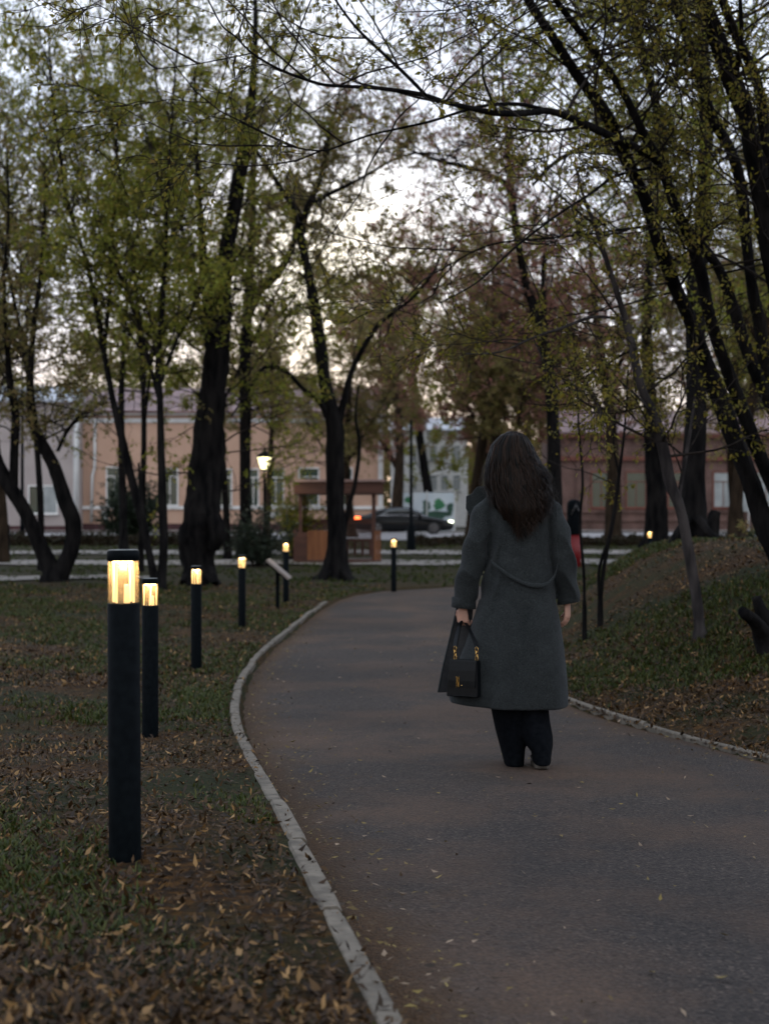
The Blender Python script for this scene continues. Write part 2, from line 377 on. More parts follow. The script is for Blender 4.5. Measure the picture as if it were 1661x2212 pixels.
def keep_off(X, D):
    dens = .5 + .5 * np.sin(1.3 * X + 2.1) * np.sin(.9 * D + .4 * X) + .35 * np.sin(3.1 * D + 1.7 * X)
    return (~inpath(X, D, .0)) & (rs.uniform(0, 1, len(X)) < np.clip(.30 + .65 * dens, .16, 1)) & ~((X > xl(D) - .10) & (X < xl(D)) & (rs.uniform(0, 1, len(X)) < .8))
V1 = scatter_leaves(rs, 44000, lambda n: 2.6 + 11 * rs.uniform(0, 1, n) ** 1.5, lambda n, D: -D * .285 + rs.uniform(0, 1, n) * (xl(D) + D * .285), keep_off, (.011, .038))
V2 = scatter_leaves(rs, 36000, lambda n: rs.uniform(11, 28, n), lambda n, D: -D * .29 + rs.uniform(0, 1, n) * (np.minimum(xl(D), 0) + D * .29), keep_off, (.025, .06))
V3 = scatter_leaves(rs, 40000, lambda n: rs.uniform(6.8, 19, n), lambda n, D: xr(D) + rs.uniform(0, 1, n) ** 1.2 * (D * .31 - xr(D)).clip(.3), keep_off, (.022, .05))
V4 = scatter_leaves(rs, 3400, lambda n: 3.2 + rs.uniform(0, 1, n) ** 1.3 * 16, lambda n, D: np.where(rs.uniform(0, 1, n) < .45, xl(D) + np.abs(rs.normal(0, .22, n)), np.where(rs.uniform(0, 1, n) < .5, xr(D) - np.abs(rs.normal(0, .35, n)), rs.uniform(xl(D), xr(D)))), lambda X, D: inpath(X, D, .02), (.012, .034), tilt=.25)
M['litter'] = leaf_mat('dry leaves', [(.0106, .0059, .0027), (.0269, .0124, .0043), (.0572, .0289, .0102), (.0190, .0099, .0037), (.0416, .0190, .0054), (.0156, .0085, .0033), (.0762, .0394, .0123), (.0247, .0119, .0043), (.2232, .1204, .0406), (.0346, .0165, .0048), (.3534, .2103, .0844)], .15)
M['catkin'] = leaf_mat('fallen spring leaflets', [(.15, .105, .03), (.035, .02, .01), (.24, .18, .05), (.06, .035, .015), (.02, .013, .008), (.30, .22, .15)], .15)
VV = np.concatenate([V1, V2, V3]); tag(link('fallen_leaves', mesh_np('fallen_leaves', VV, quads_n(len(VV))), M['litter']), kind='stuff')
tag(link('fallen_leaves', mesh_np('fallen_leaves', V4, quads_n(len(V4))), M['catkin']), kind='stuff')
def grass(rs, n, dfun, xfun, keep, hgt):
    D = dfun(n); X = xfun(n, D); k = keep(X, D); X, D = X[k], D[k]
    m = 7; X = np.repeat(X, m) + rs.normal(0, .022, len(X) * m); D = np.repeat(D, m) + rs.normal(0, .022, len(D) * m); n = len(X)
    ok = ~inpath(X, D, -.02) & ~((X > xl(D) - .09) & (X < xl(D)) & (D < 23)); X, D = X[ok], D[ok]; n = len(X)
    Z = zgr(X, D); h = rs.uniform(*hgt, n); a = rs.uniform(0, 2 * PI, n); lean = rs.uniform(.1, .9, n)
    w = rs.uniform(.0016, .0032, n) * (1 + D / 9)
    base = np.stack([X, D, Z - .004], -1); s = np.stack([-np.sin(a), np.cos(a), 0 * a], -1) * w[:, None]
    d = np.stack([np.cos(a) * lean, np.sin(a) * lean, np.ones(n)], -1); d /= np.linalg.norm(d, axis=1)[:, None]
    mid = base + d * (h * .55)[:, None]; d2 = d + np.stack([np.cos(a) * .5, np.sin(a) * .5, -.25 * np.ones(n)], -1); tip = mid + d2 * (h * .45)[:, None]
    V = np.stack([base - s, base + s, mid + s * .8, mid - s * .8, tip], 1).reshape(-1, 3)
    b = np.arange(n)[:, None] * 5
    return V, b + np.array([[0, 1, 2, 3]]), b + np.array([[3, 2, 4]])
def gkeep(th):
    def f(X, D):
        v = np.sin(1.9 * X + .8 * D + 1) + np.sin(.7 * X - 1.3 * D + 2.2) + .8 * np.sin(3.7 * X + 2.9 * D) + rs.normal(0, .45, len(X))
        edge = .9 * np.exp(-np.abs(X - xl(D)) / .25)
        return v + edge > th
    return f
M['grass'] = leaf_mat('grass blades', [(.0143, .0251, .0038), (.0358, .0541, .0076), (.0233, .0348, .0057), (.0717, .0696, .0140), (.0493, .0724, .0102)], .3)
gs = [grass(rs, 9000, lambda n: 2.6 + 10 * rs.uniform(0, 1, n) ** 1.4, lambda n, D: -D * .285 + rs.uniform(0, 1, n) * (xl(D) + D * .285), gkeep(1.3), (.015, .045)),
      grass(rs, 9000, lambda n: rs.uniform(9, 27, n), lambda n, D: -D * .29 + rs.uniform(0, 1, n) * (np.minimum(xl(D), 0) + D * .29), gkeep(.1), (.03, .07)),
      grass(rs, 9000, lambda n: rs.uniform(8.5, 20, n), lambda n, D: xr(D) + .1 + rs.uniform(0, 1, n) * (D * .31 - xr(D)).clip(.3), gkeep(.5), (.03, .07)),
      grass(rs, 7000, lambda n: rs.uniform(27, 58, n), lambda n, D: rs.uniform(-.3, .3, n) * D, gkeep(-.6), (.05, .12))]
vo = 0; Vs, Qs, Ts = [], [], []
for V, Q, T in gs: Vs.append(V); Qs.append(Q + vo); Ts.append(T + vo); vo += len(V)
tag(link('grass', mesh_np('grass', np.concatenate(Vs), np.concatenate(Qs), np.concatenate(Ts)), M['grass']), kind='stuff')

# ------------------------------------------------------------------ trees
def unit(v): return v / np.maximum(np.linalg.norm(v, axis=-1, keepdims=True), 1e-9)
def grow(rs, start, dirs, lens, K, wobble, trop):
    n = len(start); pts = np.empty((n, K, 3)); pts[:, 0] = start; d = unit(dirs)
    for k in range(1, K):
        d = unit(d + rs.normal(0, wobble, (n, 3)) + np.array([0, 0, trop]))
        pts[:, k] = pts[:, k - 1] + d * (lens / (K - 1))[:, None]
    return pts
def tubes(pts, r0, r1, sides):
    n, K, _ = pts.shape
    t = unit(np.gradient(pts, axis=1)); ref = np.where(np.abs(t[:, :1, 2:3]) > .8, np.array([1., 0, 0]), np.array([0, 0, 1.]))
    a = unit(np.cross(t, np.broadcast_to(ref, t.shape))); b = np.cross(t, a)
    rr = r0[:, None] + (r1 - r0)[:, None] * np.linspace(0, 1, K)[None]
    an = np.arange(sides) * 2 * PI / sides
    V = pts[:, :, None] + rr[:, :, None, None] * (a[:, :, None] * np.cos(an)[None, None, :, None] + b[:, :, None] * np.sin(an)[None, None, :, None])
    base = (np.arange(n) * K * sides)[:, None, None] + (np.arange(K - 1) * sides)[None, :, None]; s = np.arange(sides)[None, None]; s2 = (s + 1) % sides
    Q = np.stack([base + s, base + s2, base + s2 + sides, base + s + sides], -1).reshape(-1, 4)
    return V.reshape(-1, 3), Q
def kids(rs, par, n, t0, ang, t1=1.0):
    """child starts and directions on parent polylines"""
    m, K, _ = par.shape; pi = np.repeat(np.arange(m), n); t = rs.uniform(t0, t1, m * n) * (K - 1)
    i = np.minimum(t.astype(int), K - 2); f = (t - i)[:, None]
    st = par[pi, i] * (1 - f) + par[pi, i + 1] * f; pd = unit(par[pi, i + 1] - par[pi, i])
    r = unit(np.cross(pd, rs.normal(0, 1, (m * n, 3)))); a = rs.uniform(*ang, m * n)[:, None]
    return st, pd * np.cos(a) + r * np.sin(a), t / (K - 1)
def leaves_on(rs, tw, n, size, aspect=(.36, .6), droop=.35, t0=.15):
    m, K, _ = tw.shape; pi = np.repeat(np.arange(m), n); N_ = m * n
    t = rs.uniform(t0, 1, N_) * (K - 1); i = np.minimum(t.astype(int), K - 2); f = (t - i)[:, None]
    st = tw[pi, i] * (1 - f) + tw[pi, i + 1] * f; pd = unit(tw[pi, i + 1] - tw[pi, i])
    u = unit(pd * .5 + rs.normal(0, .75, (N_, 3)) + np.array([0, 0, -droop])); v = unit(np.cross(u, rs.normal(0, 1, (N_, 3)))); nn = np.cross(u, v)
    L_ = rs.uniform(*size, N_)[:, None]; w = L_ * rs.uniform(*aspect, N_)[:, None]
    b = st + u * L_ * .12
    V = np.stack([b, b + u * L_ * .45 + v * w * .5 + nn * w * .18, b + u * L_ - nn * L_ * .08, b + u * L_ * .45 - v * w * .5 + nn * w * .18], 1)
    return V.reshape(-1, 3)
def spline(pts, n=6):
    p = np.array(pts, float); q = np.vstack([2 * p[0] - p[1], p, 2 * p[-1] - p[-2]]); out = []
    for i in range(1, len(q) - 2):
        for t in np.linspace(0, 1, n, endpoint=False):
            a, b, c, d = q[i - 1], q[i], q[i + 1], q[i + 2]
            out.append(.5 * (2 * b + (c - a) * t + (2 * a - 5 * b + 4 * c - d) * t * t + (3 * b - a - 3 * c + d) * t ** 3))
    out.append(p[-1]); return np.array(out)
def stem_tube(path, sides, rs, lump):
    V = []; K = len(path); ph = rs.uniform(0, 6, 4); ref = np.array([1., 0, 0])
    for i in range(K):
        t = unit(path[min(i + 1, K - 1), :3] - path[max(i - 1, 0), :3]); ref = unit(ref - t * ref.dot(t)); bi = np.cross(t, ref)
        for k in range(sides):
            a = 2 * PI * k / sides
            r = path[i, 3] * (1 + lump * (math.sin(2 * a + ph[0] + i * .35) + .6 * math.sin(3 * a + ph[1] - i * .5) + .5 * math.sin(5 * a + i * 1.1 + ph[2])) + rs.normal(0, lump * .3))
            V.append(path[i, :3] + (ref * math.cos(a) + bi * math.sin(a)) * r)
    b = (np.arange(K - 1) * sides)[:, None]; s = np.arange(sides)[None]; s2 = (s + 1) % sides
    Q = np.stack([b + s, b + s2, b + s2 + sides, b + s + sides], -1).reshape(-1, 4)
    return np.array(V), Q
M['bark'] = mat('dark bark', (.0035, .0036, .0042), (.014, .013, .013), 9, .95, .9, 26, stretch=(1, 1, .25), bdist=.03, spec=.04)
M['bark_grey'] = mat('grey bark', (.018, .0165, .0175), (.052, .046, .046), 12, .95, .7, 30, stretch=(1, 1, .3), bdist=.02, spec=.04)
M['bark_brown'] = mat('brown bark', (.015, .011, .008), (.042, .030, .021), 8, .95, .8, 26, stretch=(1, 1, .25), bdist=.03, spec=.04)
M['twig'] = mat('twig bark', (.012, .010, .010), (.032, .027, .024), 10, .9, spec=.04)
GREEN = leaf_mat('young green leaves', [(.0937, .0920, .0117), (.1780, .1582, .0198), (.1256, .1213, .0162), (.2511, .2047, .0279), (.1668, .1109, .0252)], .5)
GREEN2 = leaf_mat('olive green leaves', [(.1260, .1502, .0192), (.2200, .2447, .0312), (.1740, .1900, .0248), (.3000, .2846, .0408), (.2370, .1754, .0376)], .5)
OLIVE = leaf_mat('olive brown leaves', [(.1620, .1260, .0459), (.2030, .1970, .0501), (.2570, .1760, .0748), (.1760, .1680, .0501), (.2300, .1400, .0706)], .5)
BROWN = leaf_mat('russet seeds and leaves', [(.2173, .0978, .0792), (.3182, .1444, .1143), (.1887, .1026, .0765), (.2315, .1501, .0765), (.3621, .1548, .1278)], .5)
DARKG = leaf_mat('dark evergreen leaves', [(.010, .020, .012), (.022, .036, .018), (.015, .026, .014)], .2)
NL = [0]
def tree(name, label, stems, crown, leaf, cat='tree', group=None, bark='bark', base=None, seed=1, sides=10, lump=.06, flare=1.6):
    """stems: lists of (px, py, D, width in px); crown: dict of branch numbers"""
    rs = np.random.RandomState(seed); paths = []
    for st in stems:
        pts = [(*P(a, b, d), w * d / F / 2) for a, b, d, w in st]; paths.append(spline(pts, 5))
    return tree_w(name, label, paths, crown, leaf, cat, group, bark, base, rs, sides, lump, flare)
def tree_w(name, label, paths, crown, leaf, cat, group, bark, base, rs, sides=10, lump=.06, flare=1.6, rootn=1):
    p0 = paths[0][0].copy(); gz = zg1(p0[0], p0[1])
    base = Vector((p0[0], p0[1], gz)) if base is None else base
    for p in paths[:rootn]:      # root flare into the ground
        ext = p[0].copy(); ext[2] = min(p[0][2], gz) - .18; ext[3] *= flare
        k = p[0].copy(); k[3] *= 1 + (flare - 1) * .55; k[2] += .02; p[0] = k
        p[:] = p
    P2 = []
    for j, p in enumerate(paths):
        if j < rootn:
            e = p[0].copy(); e[2] = min(p[0][2], gz) - .2; e[3] = p[0][3] * 1.25; p = np.vstack([e, p])
        P2.append(p)
    o = empty(name, base, label, cat, group)
    V, Q, off = [], [], 0
    for p in P2:
        v, q = stem_tube(p, sides, rs, lump); V.append(v); Q.append(q + off); off += len(v)
    link('trunk', mesh_np('trunk', np.concatenate(V), np.concatenate(Q)), M[bark], o, True, True)
    c = dict(n1=40, L1=(1.2, 2.6), zmin=1.5, up=.35, el=(-.2, .9), n2=7, L2=.45, n3=6, L3=.45, nl=9, ls=(.05, .09), r1=.018, trop=.03, trop2=-.02, wob=.16, droop=.35, t0=.0, out=None, top=1.0)
    c.update(crown)
    # starting points on all stems, by length
    segs, wt, pd = [], [], []
    for j, p in enumerate(P2):
        lo = c.get('only')
        if lo is not None and j not in lo: continue
        L_ = np.linalg.norm(np.diff(p[:, :3], axis=0), axis=1); n = len(p)
        okk = (p[:-1, 2] > c['zmin'])
        segs.append(np.hstack([p[:-1], p[1:]])[okk]); wt.append((L_ * (1 + c['top'] * np.linspace(0, 1, n - 1)))[okk])
    segs = np.vstack(segs); wt = np.concatenate(wt); wt /= wt.sum()
    n1 = c['n1']; i = rs.choice(len(segs), n1, p=wt); f = rs.uniform(0, 1, n1)[:, None]
    st = segs[i, :3] * (1 - f) + segs[i, 4:7] * f; sr = segs[i, 3] * .6
    td = unit(segs[i, 4:7] - segs[i, :3]); az = rs.uniform(0, 2 * PI, n1); el = rs.uniform(*c['el'], n1)
    hd = np.stack([np.cos(az) * np.cos(el), np.sin(az) * np.cos(el), np.sin(el)], -1); dr = unit(hd + td * c['up'])
    if c['out'] is not None: dr = unit(dr + np.array(c['out']))
    B1 = grow(rs, st, dr, rs.uniform(*c['L1'], n1), 8, c['wob'], c['trop'])
    l1 = np.linalg.norm(B1[:, -1] - B1[:, 0], axis=1)
    s2, d2, t2 = kids(rs, B1, c['n2'], c.get('k0', .18), (.5, 1.15)); lm = np.repeat(l1, c['n2']) * c['L2'] * (1.15 - .6 * t2) * rs.uniform(.6, 1.3, len(s2))
    B2 = grow(rs, s2, d2, lm, 6, c['wob'] * 1.1, c['trop2'])
    s3, d3, t3 = kids(rs, B2, c['n3'], .15, (.4, 1.1)); lm3 = np.repeat(lm, c['n3']) * c['L3'] * rs.uniform(.5, 1.3, len(s3)) + .08
    B3 = grow(rs, s3, d3, lm3, 5, c['wob'] * 1.2, c['trop2'] * 1.5)
    ends = kids(rs, B1, 1, .99, (0.0, .2))[0]
    r1 = np.minimum(np.full(n1, c['r1']) * rs.uniform(.7, 1.3, n1), np.maximum(sr, .006))
    g = [tubes(B1, r1, r1 * .25, 5), tubes(B2, np.repeat(r1, c['n2']) * .42, np.full(len(B2), .0022), 4), tubes(B3, np.full(len(B3), .0030 if c['ls'][0] < .045 else .0045), np.full(len(B3), .0012), 3)]
    V, Q, off = [], [], 0
    for v, q in g: V.append(v); Q.append(q + off); off += len(v)
    link('branches', mesh_np('branches', np.concatenate(V), np.concatenate(Q)), M['twig'], o, False, True)
    if c['nl']:
        LV = np.concatenate([leaves_on(rs, B3, c['nl'], c['ls'], droop=c['droop']), leaves_on(rs, B2, max(1, c['nl'] // 2), c['ls'], droop=c['droop'], t0=.5)])
        NL[0] += len(LV) // 4
        link('crown', mesh_np('crown', LV, quads_n(len(LV))), leaf, o, False, True)
    return o
# --- the near leaning trees on the right bank
near = dict(k0=.42, n1=30, L1=(.9, 2.2), zmin=3.0, n2=6, n3=5, nl=5, ls=(.024, .050), r1=.011, wob=.13, el=(-.5, .8), up=.3, trop=.02, trop2=-.03, droop=.45)
tree('leaning_tree', 'dark leaning multi-stemmed tree on the right bank whose long limb arches left over the path', [
    [(1700, 1240, 12, 50), (1652, 1137, 12, 44), (1622, 1047, 12, 42), (1592, 965, 12, 41), (1558, 871, 12, 40), (1524, 790, 12, 37), (1490, 690, 11.8, 32), (1455, 615, 11.6, 30), (1425, 530, 11.4, 29), (1400, 450, 11.3, 28), (1370, 380, 11.2, 28), (1340, 320, 11, 27), (1310, 250, 10.8, 26), (1245, 160, 10.6, 24), (1200, 90, 10.4, 20), (1140, 0, 10.2, 18), (1090, -90, 10, 14)],
    [(1705, 1130, 12, 36), (1635, 970, 11.7, 30), (1597, 871, 11.6, 29), (1562, 777, 11.5, 28), (1530, 675, 11.3, 27), (1515, 600, 11.2, 26), (1495, 530, 11.1, 25), (1455, 440, 11, 24), (1425, 350, 10.9, 22), (1395, 300, 10.8, 18), (1340, 190, 10.6, 16), (1300, 135, 10.5, 15), (1260, 80, 10.3, 14), (1200, 0, 10, 12), (1150, -70, 9.8, 9)],
    [(1425, 350, 10.9, 20), (1380, 322, 10.6, 18), (1310, 290, 10.2, 17), (1255, 265, 9.8, 16), (1190, 240, 9.5, 15), (1150, 243, 9.3, 14), (1080, 245, 9, 13), (1010, 232, 8.8, 11), (965, 222, 8.6, 10), (915, 205, 8.4, 9.5), (830, 192, 8.1, 8.5), (760, 187, 7.9, 7.5), (700, 183, 7.7, 7), (650, 168, 7.6, 6.2), (600, 148, 7.5, 5.5), (545, 115, 7.4, 5), (510, 80, 7.3, 4), (480, 55, 7.2, 3.5), (450, 0, 7.1, 3)],
    [(920, 206, 8.4, 8), (880, 165, 8.3, 8), (830, 118, 8.2, 7), (770, 60, 8.1, 6), (725, 0, 8, 5), (690, -60, 7.9, 4)],
    [(1190, 240, 9.5, 9), (1120, 225, 9.2, 8), (1050, 228, 9, 7), (1000, 240, 8.8, 6), (930, 262, 8.6, 5.5), (860, 278, 8.5, 5), (805, 290, 8.4, 4.5), (752, 308, 8.3, 4), (700, 325, 8.2, 3.6), (636, 318, 8.1, 3.2), (584, 295, 8, 3), (518, 263, 7.9, 2.4)],
    [(1425, 358, 10.8, 7), (1330, 380, 10.4, 6.5), (1280, 415, 10.2, 6), (1210, 460, 9.9, 5.5), (1130, 520, 9.6, 5), (1095, 550, 9.5, 4.5), (1030, 610, 9.3, 3.6), (950, 655, 9, 2.4)],
    [(545, 115, 7.4, 3), (470, 130, 7.2, 2.6), (400, 142, 7, 2.2), (330, 150, 6.9, 1.6)]],
    dict(near, n1=74, L1=(.6, 1.7), zmin=3.1), GREEN, seed=21, bark='bark')
tree('leaning_tree', 'dark thick trunk slanting up past the upper right corner, nearest the right edge', [
    [(1790, 1230, 11, 66), (1740, 900, 11, 58), (1700, 700, 11, 52), (1665, 550, 10.9, 47), (1650, 450, 10.8, 44), (1630, 350, 10.7, 43), (1610, 250, 10.6, 42), (1580, 170, 10.5, 41), (1550, 90, 10.4, 38), (1520, 0, 10.3, 34), (1490, -90, 10, 28)],
    [(1690, 640, 11, 26), (1655, 330, 10.8, 24), (1635, 180, 10.6, 22), (1590, 80, 10.4, 20), (1545, -40, 10.2, 16)],
    [(1585, 175, 10.5, 14), (1600, 90, 10.2, 11), (1598, 0, 10, 9)]],
    dict(near, n1=34, el=(-.3, .9)), GREEN, seed=22)
tree('leaning_tree', 'dark slim stem leaning left between the two thick slanting trunks at the right', [
    [(1760, 1180, 13, 36), (1715, 960, 13, 33), (1661, 820, 12.9, 30), (1639, 696, 12.8, 27), (1625, 630, 12.7, 26), (1615, 550, 12.6, 25), (1605, 450, 12.5, 25), (1595, 380, 12.4, 24), (1575, 320, 12.3, 24), (1540, 260, 12.2, 23), (1515, 190, 12, 22), (1490, 100, 11.9, 20), (1455, 0, 11.8, 17), (1430, -80, 11.6, 12)],
    [(1700, 945, 13, 30), (1626, 794, 12.8, 26), (1593, 696, 12.7, 25), (1560, 597, 12.6, 24), (1516, 531, 12.5, 22), (1480, 490, 12.4, 21), (1450, 430, 12.3, 20), (1437, 360, 12.2, 19), (1427, 290, 12, 19), (1412, 210, 11.9, 18), (1375, 75, 11.8, 15), (1355, 0, 11.7, 13), (1335, -80, 11.6, 10)],
    [(1480, 500, 12.4, 6), (1380, 492, 11.9, 5.5), (1280, 505, 11.4, 5), (1180, 515, 11, 4.5), (1055, 530, 10.6, 3.6), (930, 595, 10.2, 2.4)]],
    dict(near, n1=40, L1=(.9, 2.3)), GREEN, seed=23)
g = G(1510, 1378)
tree('slender_tree', 'slim grey knotted tree leaning left from the right bank beside the path', [
    [(1512, 1376, g.y, 26), (1503, 1290, g.y, 22), (1486, 1184, g.y, 23), (1469, 1102, g.y, 24), (1448, 1046, g.y, 25), (1430, 961, g.y, 24), (1409, 892, g.y, 22), (1383, 832, g.y, 20), (1366, 755, g.y, 18), (1350, 690, g.y, 15), (1330, 625, g.y, 13), (1305, 550, g.y, 11), (1280, 475, g.y, 9), (1260, 425, g.y, 7), (1240, 350, g.y, 5)],
    [(1348, 690, g.y, 7), (1280, 685, g.y - .3, 6.5), (1210, 710, g.y - .5, 6), (1150, 730, g.y - .7, 5), (1080, 760, g.y - .9, 4), (1005, 765, g.y - 1.1, 2.5)],
    [(1462, 1095, g.y, 11), (1478, 1000, g.y + .1, 9), (1490, 930, g.y + .2, 7), (1500, 860, g.y + .3, 5)],
    [(1410, 895, g.y, 5), (1380, 860, g.y - .1, 4), (1340, 825, g.y - .2, 3)]],
    dict(near, n1=26, L1=(.5, 1.3), zmin=1.4, nl=5), GREEN, seed=24, bark='bark_grey')
tree('tree', 'tall upright dark trunk with roots crowning the bank behind the slim grey tree', [
    [(1497, 1160, 17, 64), (1497, 1080, 17, 50), (1500, 960, 17, 48), (1502, 850, 17, 46), (1503, 700, 17, 42), (1505, 600, 17, 38), (1518, 475, 17, 34), (1520, 375, 17, 32), (1524, 280, 17, 30), (1520, 150, 17, 26), (1515, 0, 17, 20), (1515, -140, 17, 12)],
    [(1520, 290, 17, 18), (1440, 285, 16.5, 15), (1370, 300, 16, 13), (1280, 310, 15.6, 11), (1200, 350, 15.2, 9), (1150, 400, 15, 6)],
    [(1515, 150, 17, 15), (1450, 122, 16.6, 12), (1380, 118, 16.2, 10), (1290, 118, 15.8, 7), (1200, 140, 15.5, 4)],
    [(1505, 1120, 16.8, 22), (1535, 1155, 16.6, 16), (1575, 1172, 16.4, 10), (1600, 1185, 16.3, 5)],
    [(1485, 1120, 16.8, 20), (1462, 1150, 16.6, 14), (1440, 1180, 16.4, 6)]],
    dict(n1=52, L1=(1.2, 3.0), zmin=3.0, n2=7, n3=5, nl=7, ls=(.045, .085), r1=.02), GREEN2, seed=25, lump=.08, flare=1.9)
tree('sapling', 'thin bare sapling stem just right of the woman, leftmost on the bank', [
    [(1262, 1312, 13.2, 7), (1260, 1230, 13.2, 6.5), (1252, 1130, 13.2, 6), (1258, 1040, 13.2, 5.5), (1250, 930, 13.2, 5), (1245, 820, 13.2, 4), (1238, 720, 13.2, 2.5)]],
    dict(n1=9, L1=(.3, .7), zmin=1.2, n2=4, n3=3, nl=4, ls=(.03, .055), r1=.006), OLIVE, seed=26, lump=.03)
tree('sapling', 'thin forked sapling leaning right on the bank between the woman and the slim grey tree', [
    [(1296, 1308, 13.4, 9), (1302, 1240, 13.4, 9), (1312, 1180, 13.4, 9), (1326, 1110, 13.4, 9), (1335, 1040, 13.4, 8), (1345, 960, 13.4, 6), (1352, 880, 13.4, 4), (1356, 790, 13.4, 2.5)],
    [(1294, 1312, 13.4, 7), (1293, 1240, 13.4, 7), (1303, 1195, 13.4, 6.5), (1313, 1172, 13.4, 6)],
    [(1337, 1030, 13.4, 5), (1325, 960, 13.5, 4), (1330, 880, 13.5, 2.5)]],
    dict(n1=12, L1=(.3, .9), zmin=1.3, n2=4, n3=3, nl=5, ls=(.03, .06), r1=.006), GREEN, seed=27, lump=.03)
# --- mid-ground trees
mid = dict(n1=60, L1=(1.4, 3.4), zmin=3.0, n2=6, n3=5, nl=7, L3=.34, ls=(.055, .11), r1=.018)
tree('tree', 'forked dark tree with flared roots standing in front of the wooden gazebo', [
    [(725, 1252, 30, 78), (727, 1200, 30, 50), (725, 1100, 30, 41), (724, 1000, 30, 38), (722, 920, 30, 37), (705, 840, 30, 30), (696, 780, 30, 27), (685, 700, 30, 25), (672, 620, 30, 22), (655, 540, 30, 19), (648, 500, 30, 18), (640, 460, 30, 13), (612, 415, 30, 11), (578, 360, 30, 9), (545, 310, 30, 6), (520, 240, 30, 4)],
    [(648, 505, 30, 16), (668, 440, 30, 14), (688, 400, 30, 12), (700, 350, 30, 10), (712, 280, 30, 7), (735, 200, 30, 4)],
    [(672, 440, 30, 10), (720, 415, 29.6, 9), (780, 385, 29.2, 7), (850, 345, 28.8, 6), (910, 330, 28.4, 5), (985, 340, 28, 3)],
    [(728, 930, 30, 18), (742, 870, 30, 15), (757, 810, 30, 13), (780, 760, 29.8, 12), (815, 705, 29.6, 10), (850, 675, 29.4, 8), (895, 640, 29.2, 7), (940, 580, 29, 5), (970, 500, 28.8, 3)],
    [(715, 915, 30, 16), (690, 868, 29.8, 12), (655, 840, 29.6, 10), (615, 800, 29.4, 9), (570, 795, 29.2, 8), (540, 840, 29, 6), (500, 900, 28.8, 4)],
    [(735, 1180, 30.4, 14), (752, 1100, 30.4, 11), (768, 1040, 30.4, 9), (776, 960, 30.4, 8), (768, 900, 30.4, 6), (775, 830, 30.4, 4)],
    [(705, 1235, 29.7, 26), (690, 1262, 29.4, 14), (668, 1272, 29.2, 6)], [(742, 1235, 29.6, 22), (760, 1262, 29.2, 12), (775, 1272, 29, 5)]],
    dict(mid, n1=70, zmin=5.0, nl=6, L1=(1.0, 2.4)), OLIVE, seed=31, lump=.07, flare=1.5)
tree('tree', 'massive dark trunk with a bulging burl near its base, left of the street lamp', [
    [(432, 1258, 28, 82), (430, 1215, 28, 66), (428, 1165, 28, 84), (434, 1120, 28, 88), (442, 1060, 28, 74), (448, 980, 28, 68), (456, 900, 28, 66), (464, 820, 28, 60), (470, 740, 28, 52), (478, 640, 28, 44), (490, 540, 28, 38), (508, 440, 28, 32), (525, 340, 28, 28), (540, 240, 28, 22), (550, 130, 28, 16), (552, 20, 28, 10), (550, -80, 28, 6)],
    [(470, 760, 28, 32), (450, 680, 28, 24), (440, 560, 28, 18), (430, 420, 28, 12), (425, 300, 28, 8), (420, 150, 28, 5)],
    [(462, 1120, 27.7, 40), (470, 1150, 27.6, 34), (462, 1185, 27.7, 24)],
    [(415, 1235, 28, 36), (398, 1262, 27.6, 20)], [(450, 1235, 27.8, 34), (464, 1262, 27.5, 18)]],
    dict(mid, n1=90, zmin=1.6, nl=5, L1=(1.0, 2.6), el=(-.6, .6), top=.6), GREEN2, seed=32, lump=.10, flare=1.25)
tree('tree', 'straight dark trunk just left of the street lamp with a limb bending right', [
    [(532, 1195, 42, 34), (531, 1100, 42, 26), (530, 1000, 42, 25), (530, 900, 42, 24), (530, 780, 42, 24), (535, 680, 42, 24), (540, 600, 42, 20), (545, 500, 42, 16), (548, 380, 42, 12), (555, 250, 42, 8)],
    [(534, 690, 42, 22), (560, 630, 42, 20), (600, 590, 42, 18), (628, 545, 42, 15), (640, 490, 42, 11), (650, 420, 42, 7)]],
    dict(mid, n1=60, zmin=3.5, ls=(.08, .14), L1=(1.4, 3.6)), OLIVE, seed=33)
tree('leaning_tree', 'crooked V shaped tree with two thick twisting stems at the far left', [
    [(118, 1242, 29, 44), (92, 1190, 29, 34), (58, 1110, 29, 32), (25, 1055, 29, 32), (-5, 1000, 29, 28), (-30, 900, 29, 22), (-40, 750, 29, 14)],
    [(128, 1248, 29, 44), (155, 1185, 29, 36), (158, 1130, 29, 34), (138, 1070, 29, 32), (118, 1010, 29, 30), (85, 945, 29, 25), (72, 900, 29, 20), (66, 820, 29, 16), (75, 700, 29, 12), (90, 580, 29, 9), (98, 440, 29, 7), (95, 300, 29, 4)],
    [(30, 1060, 29, 22), (32, 980, 29, 20), (34, 900, 29, 18), (22, 820, 29, 15), (15, 720, 29, 11), (10, 600, 29, 8), (20, 460, 29, 6), (15, 320, 29, 3)],
    [(125, 975, 29, 9), (150, 925, 29, 8), (185, 890, 28.6, 6), (235, 868, 28.2, 4)]],
    dict(mid, n1=84, zmin=2.6, nl=5, L1=(1.2, 3.0), el=(-.4, .8)), OLIVE, seed=34)
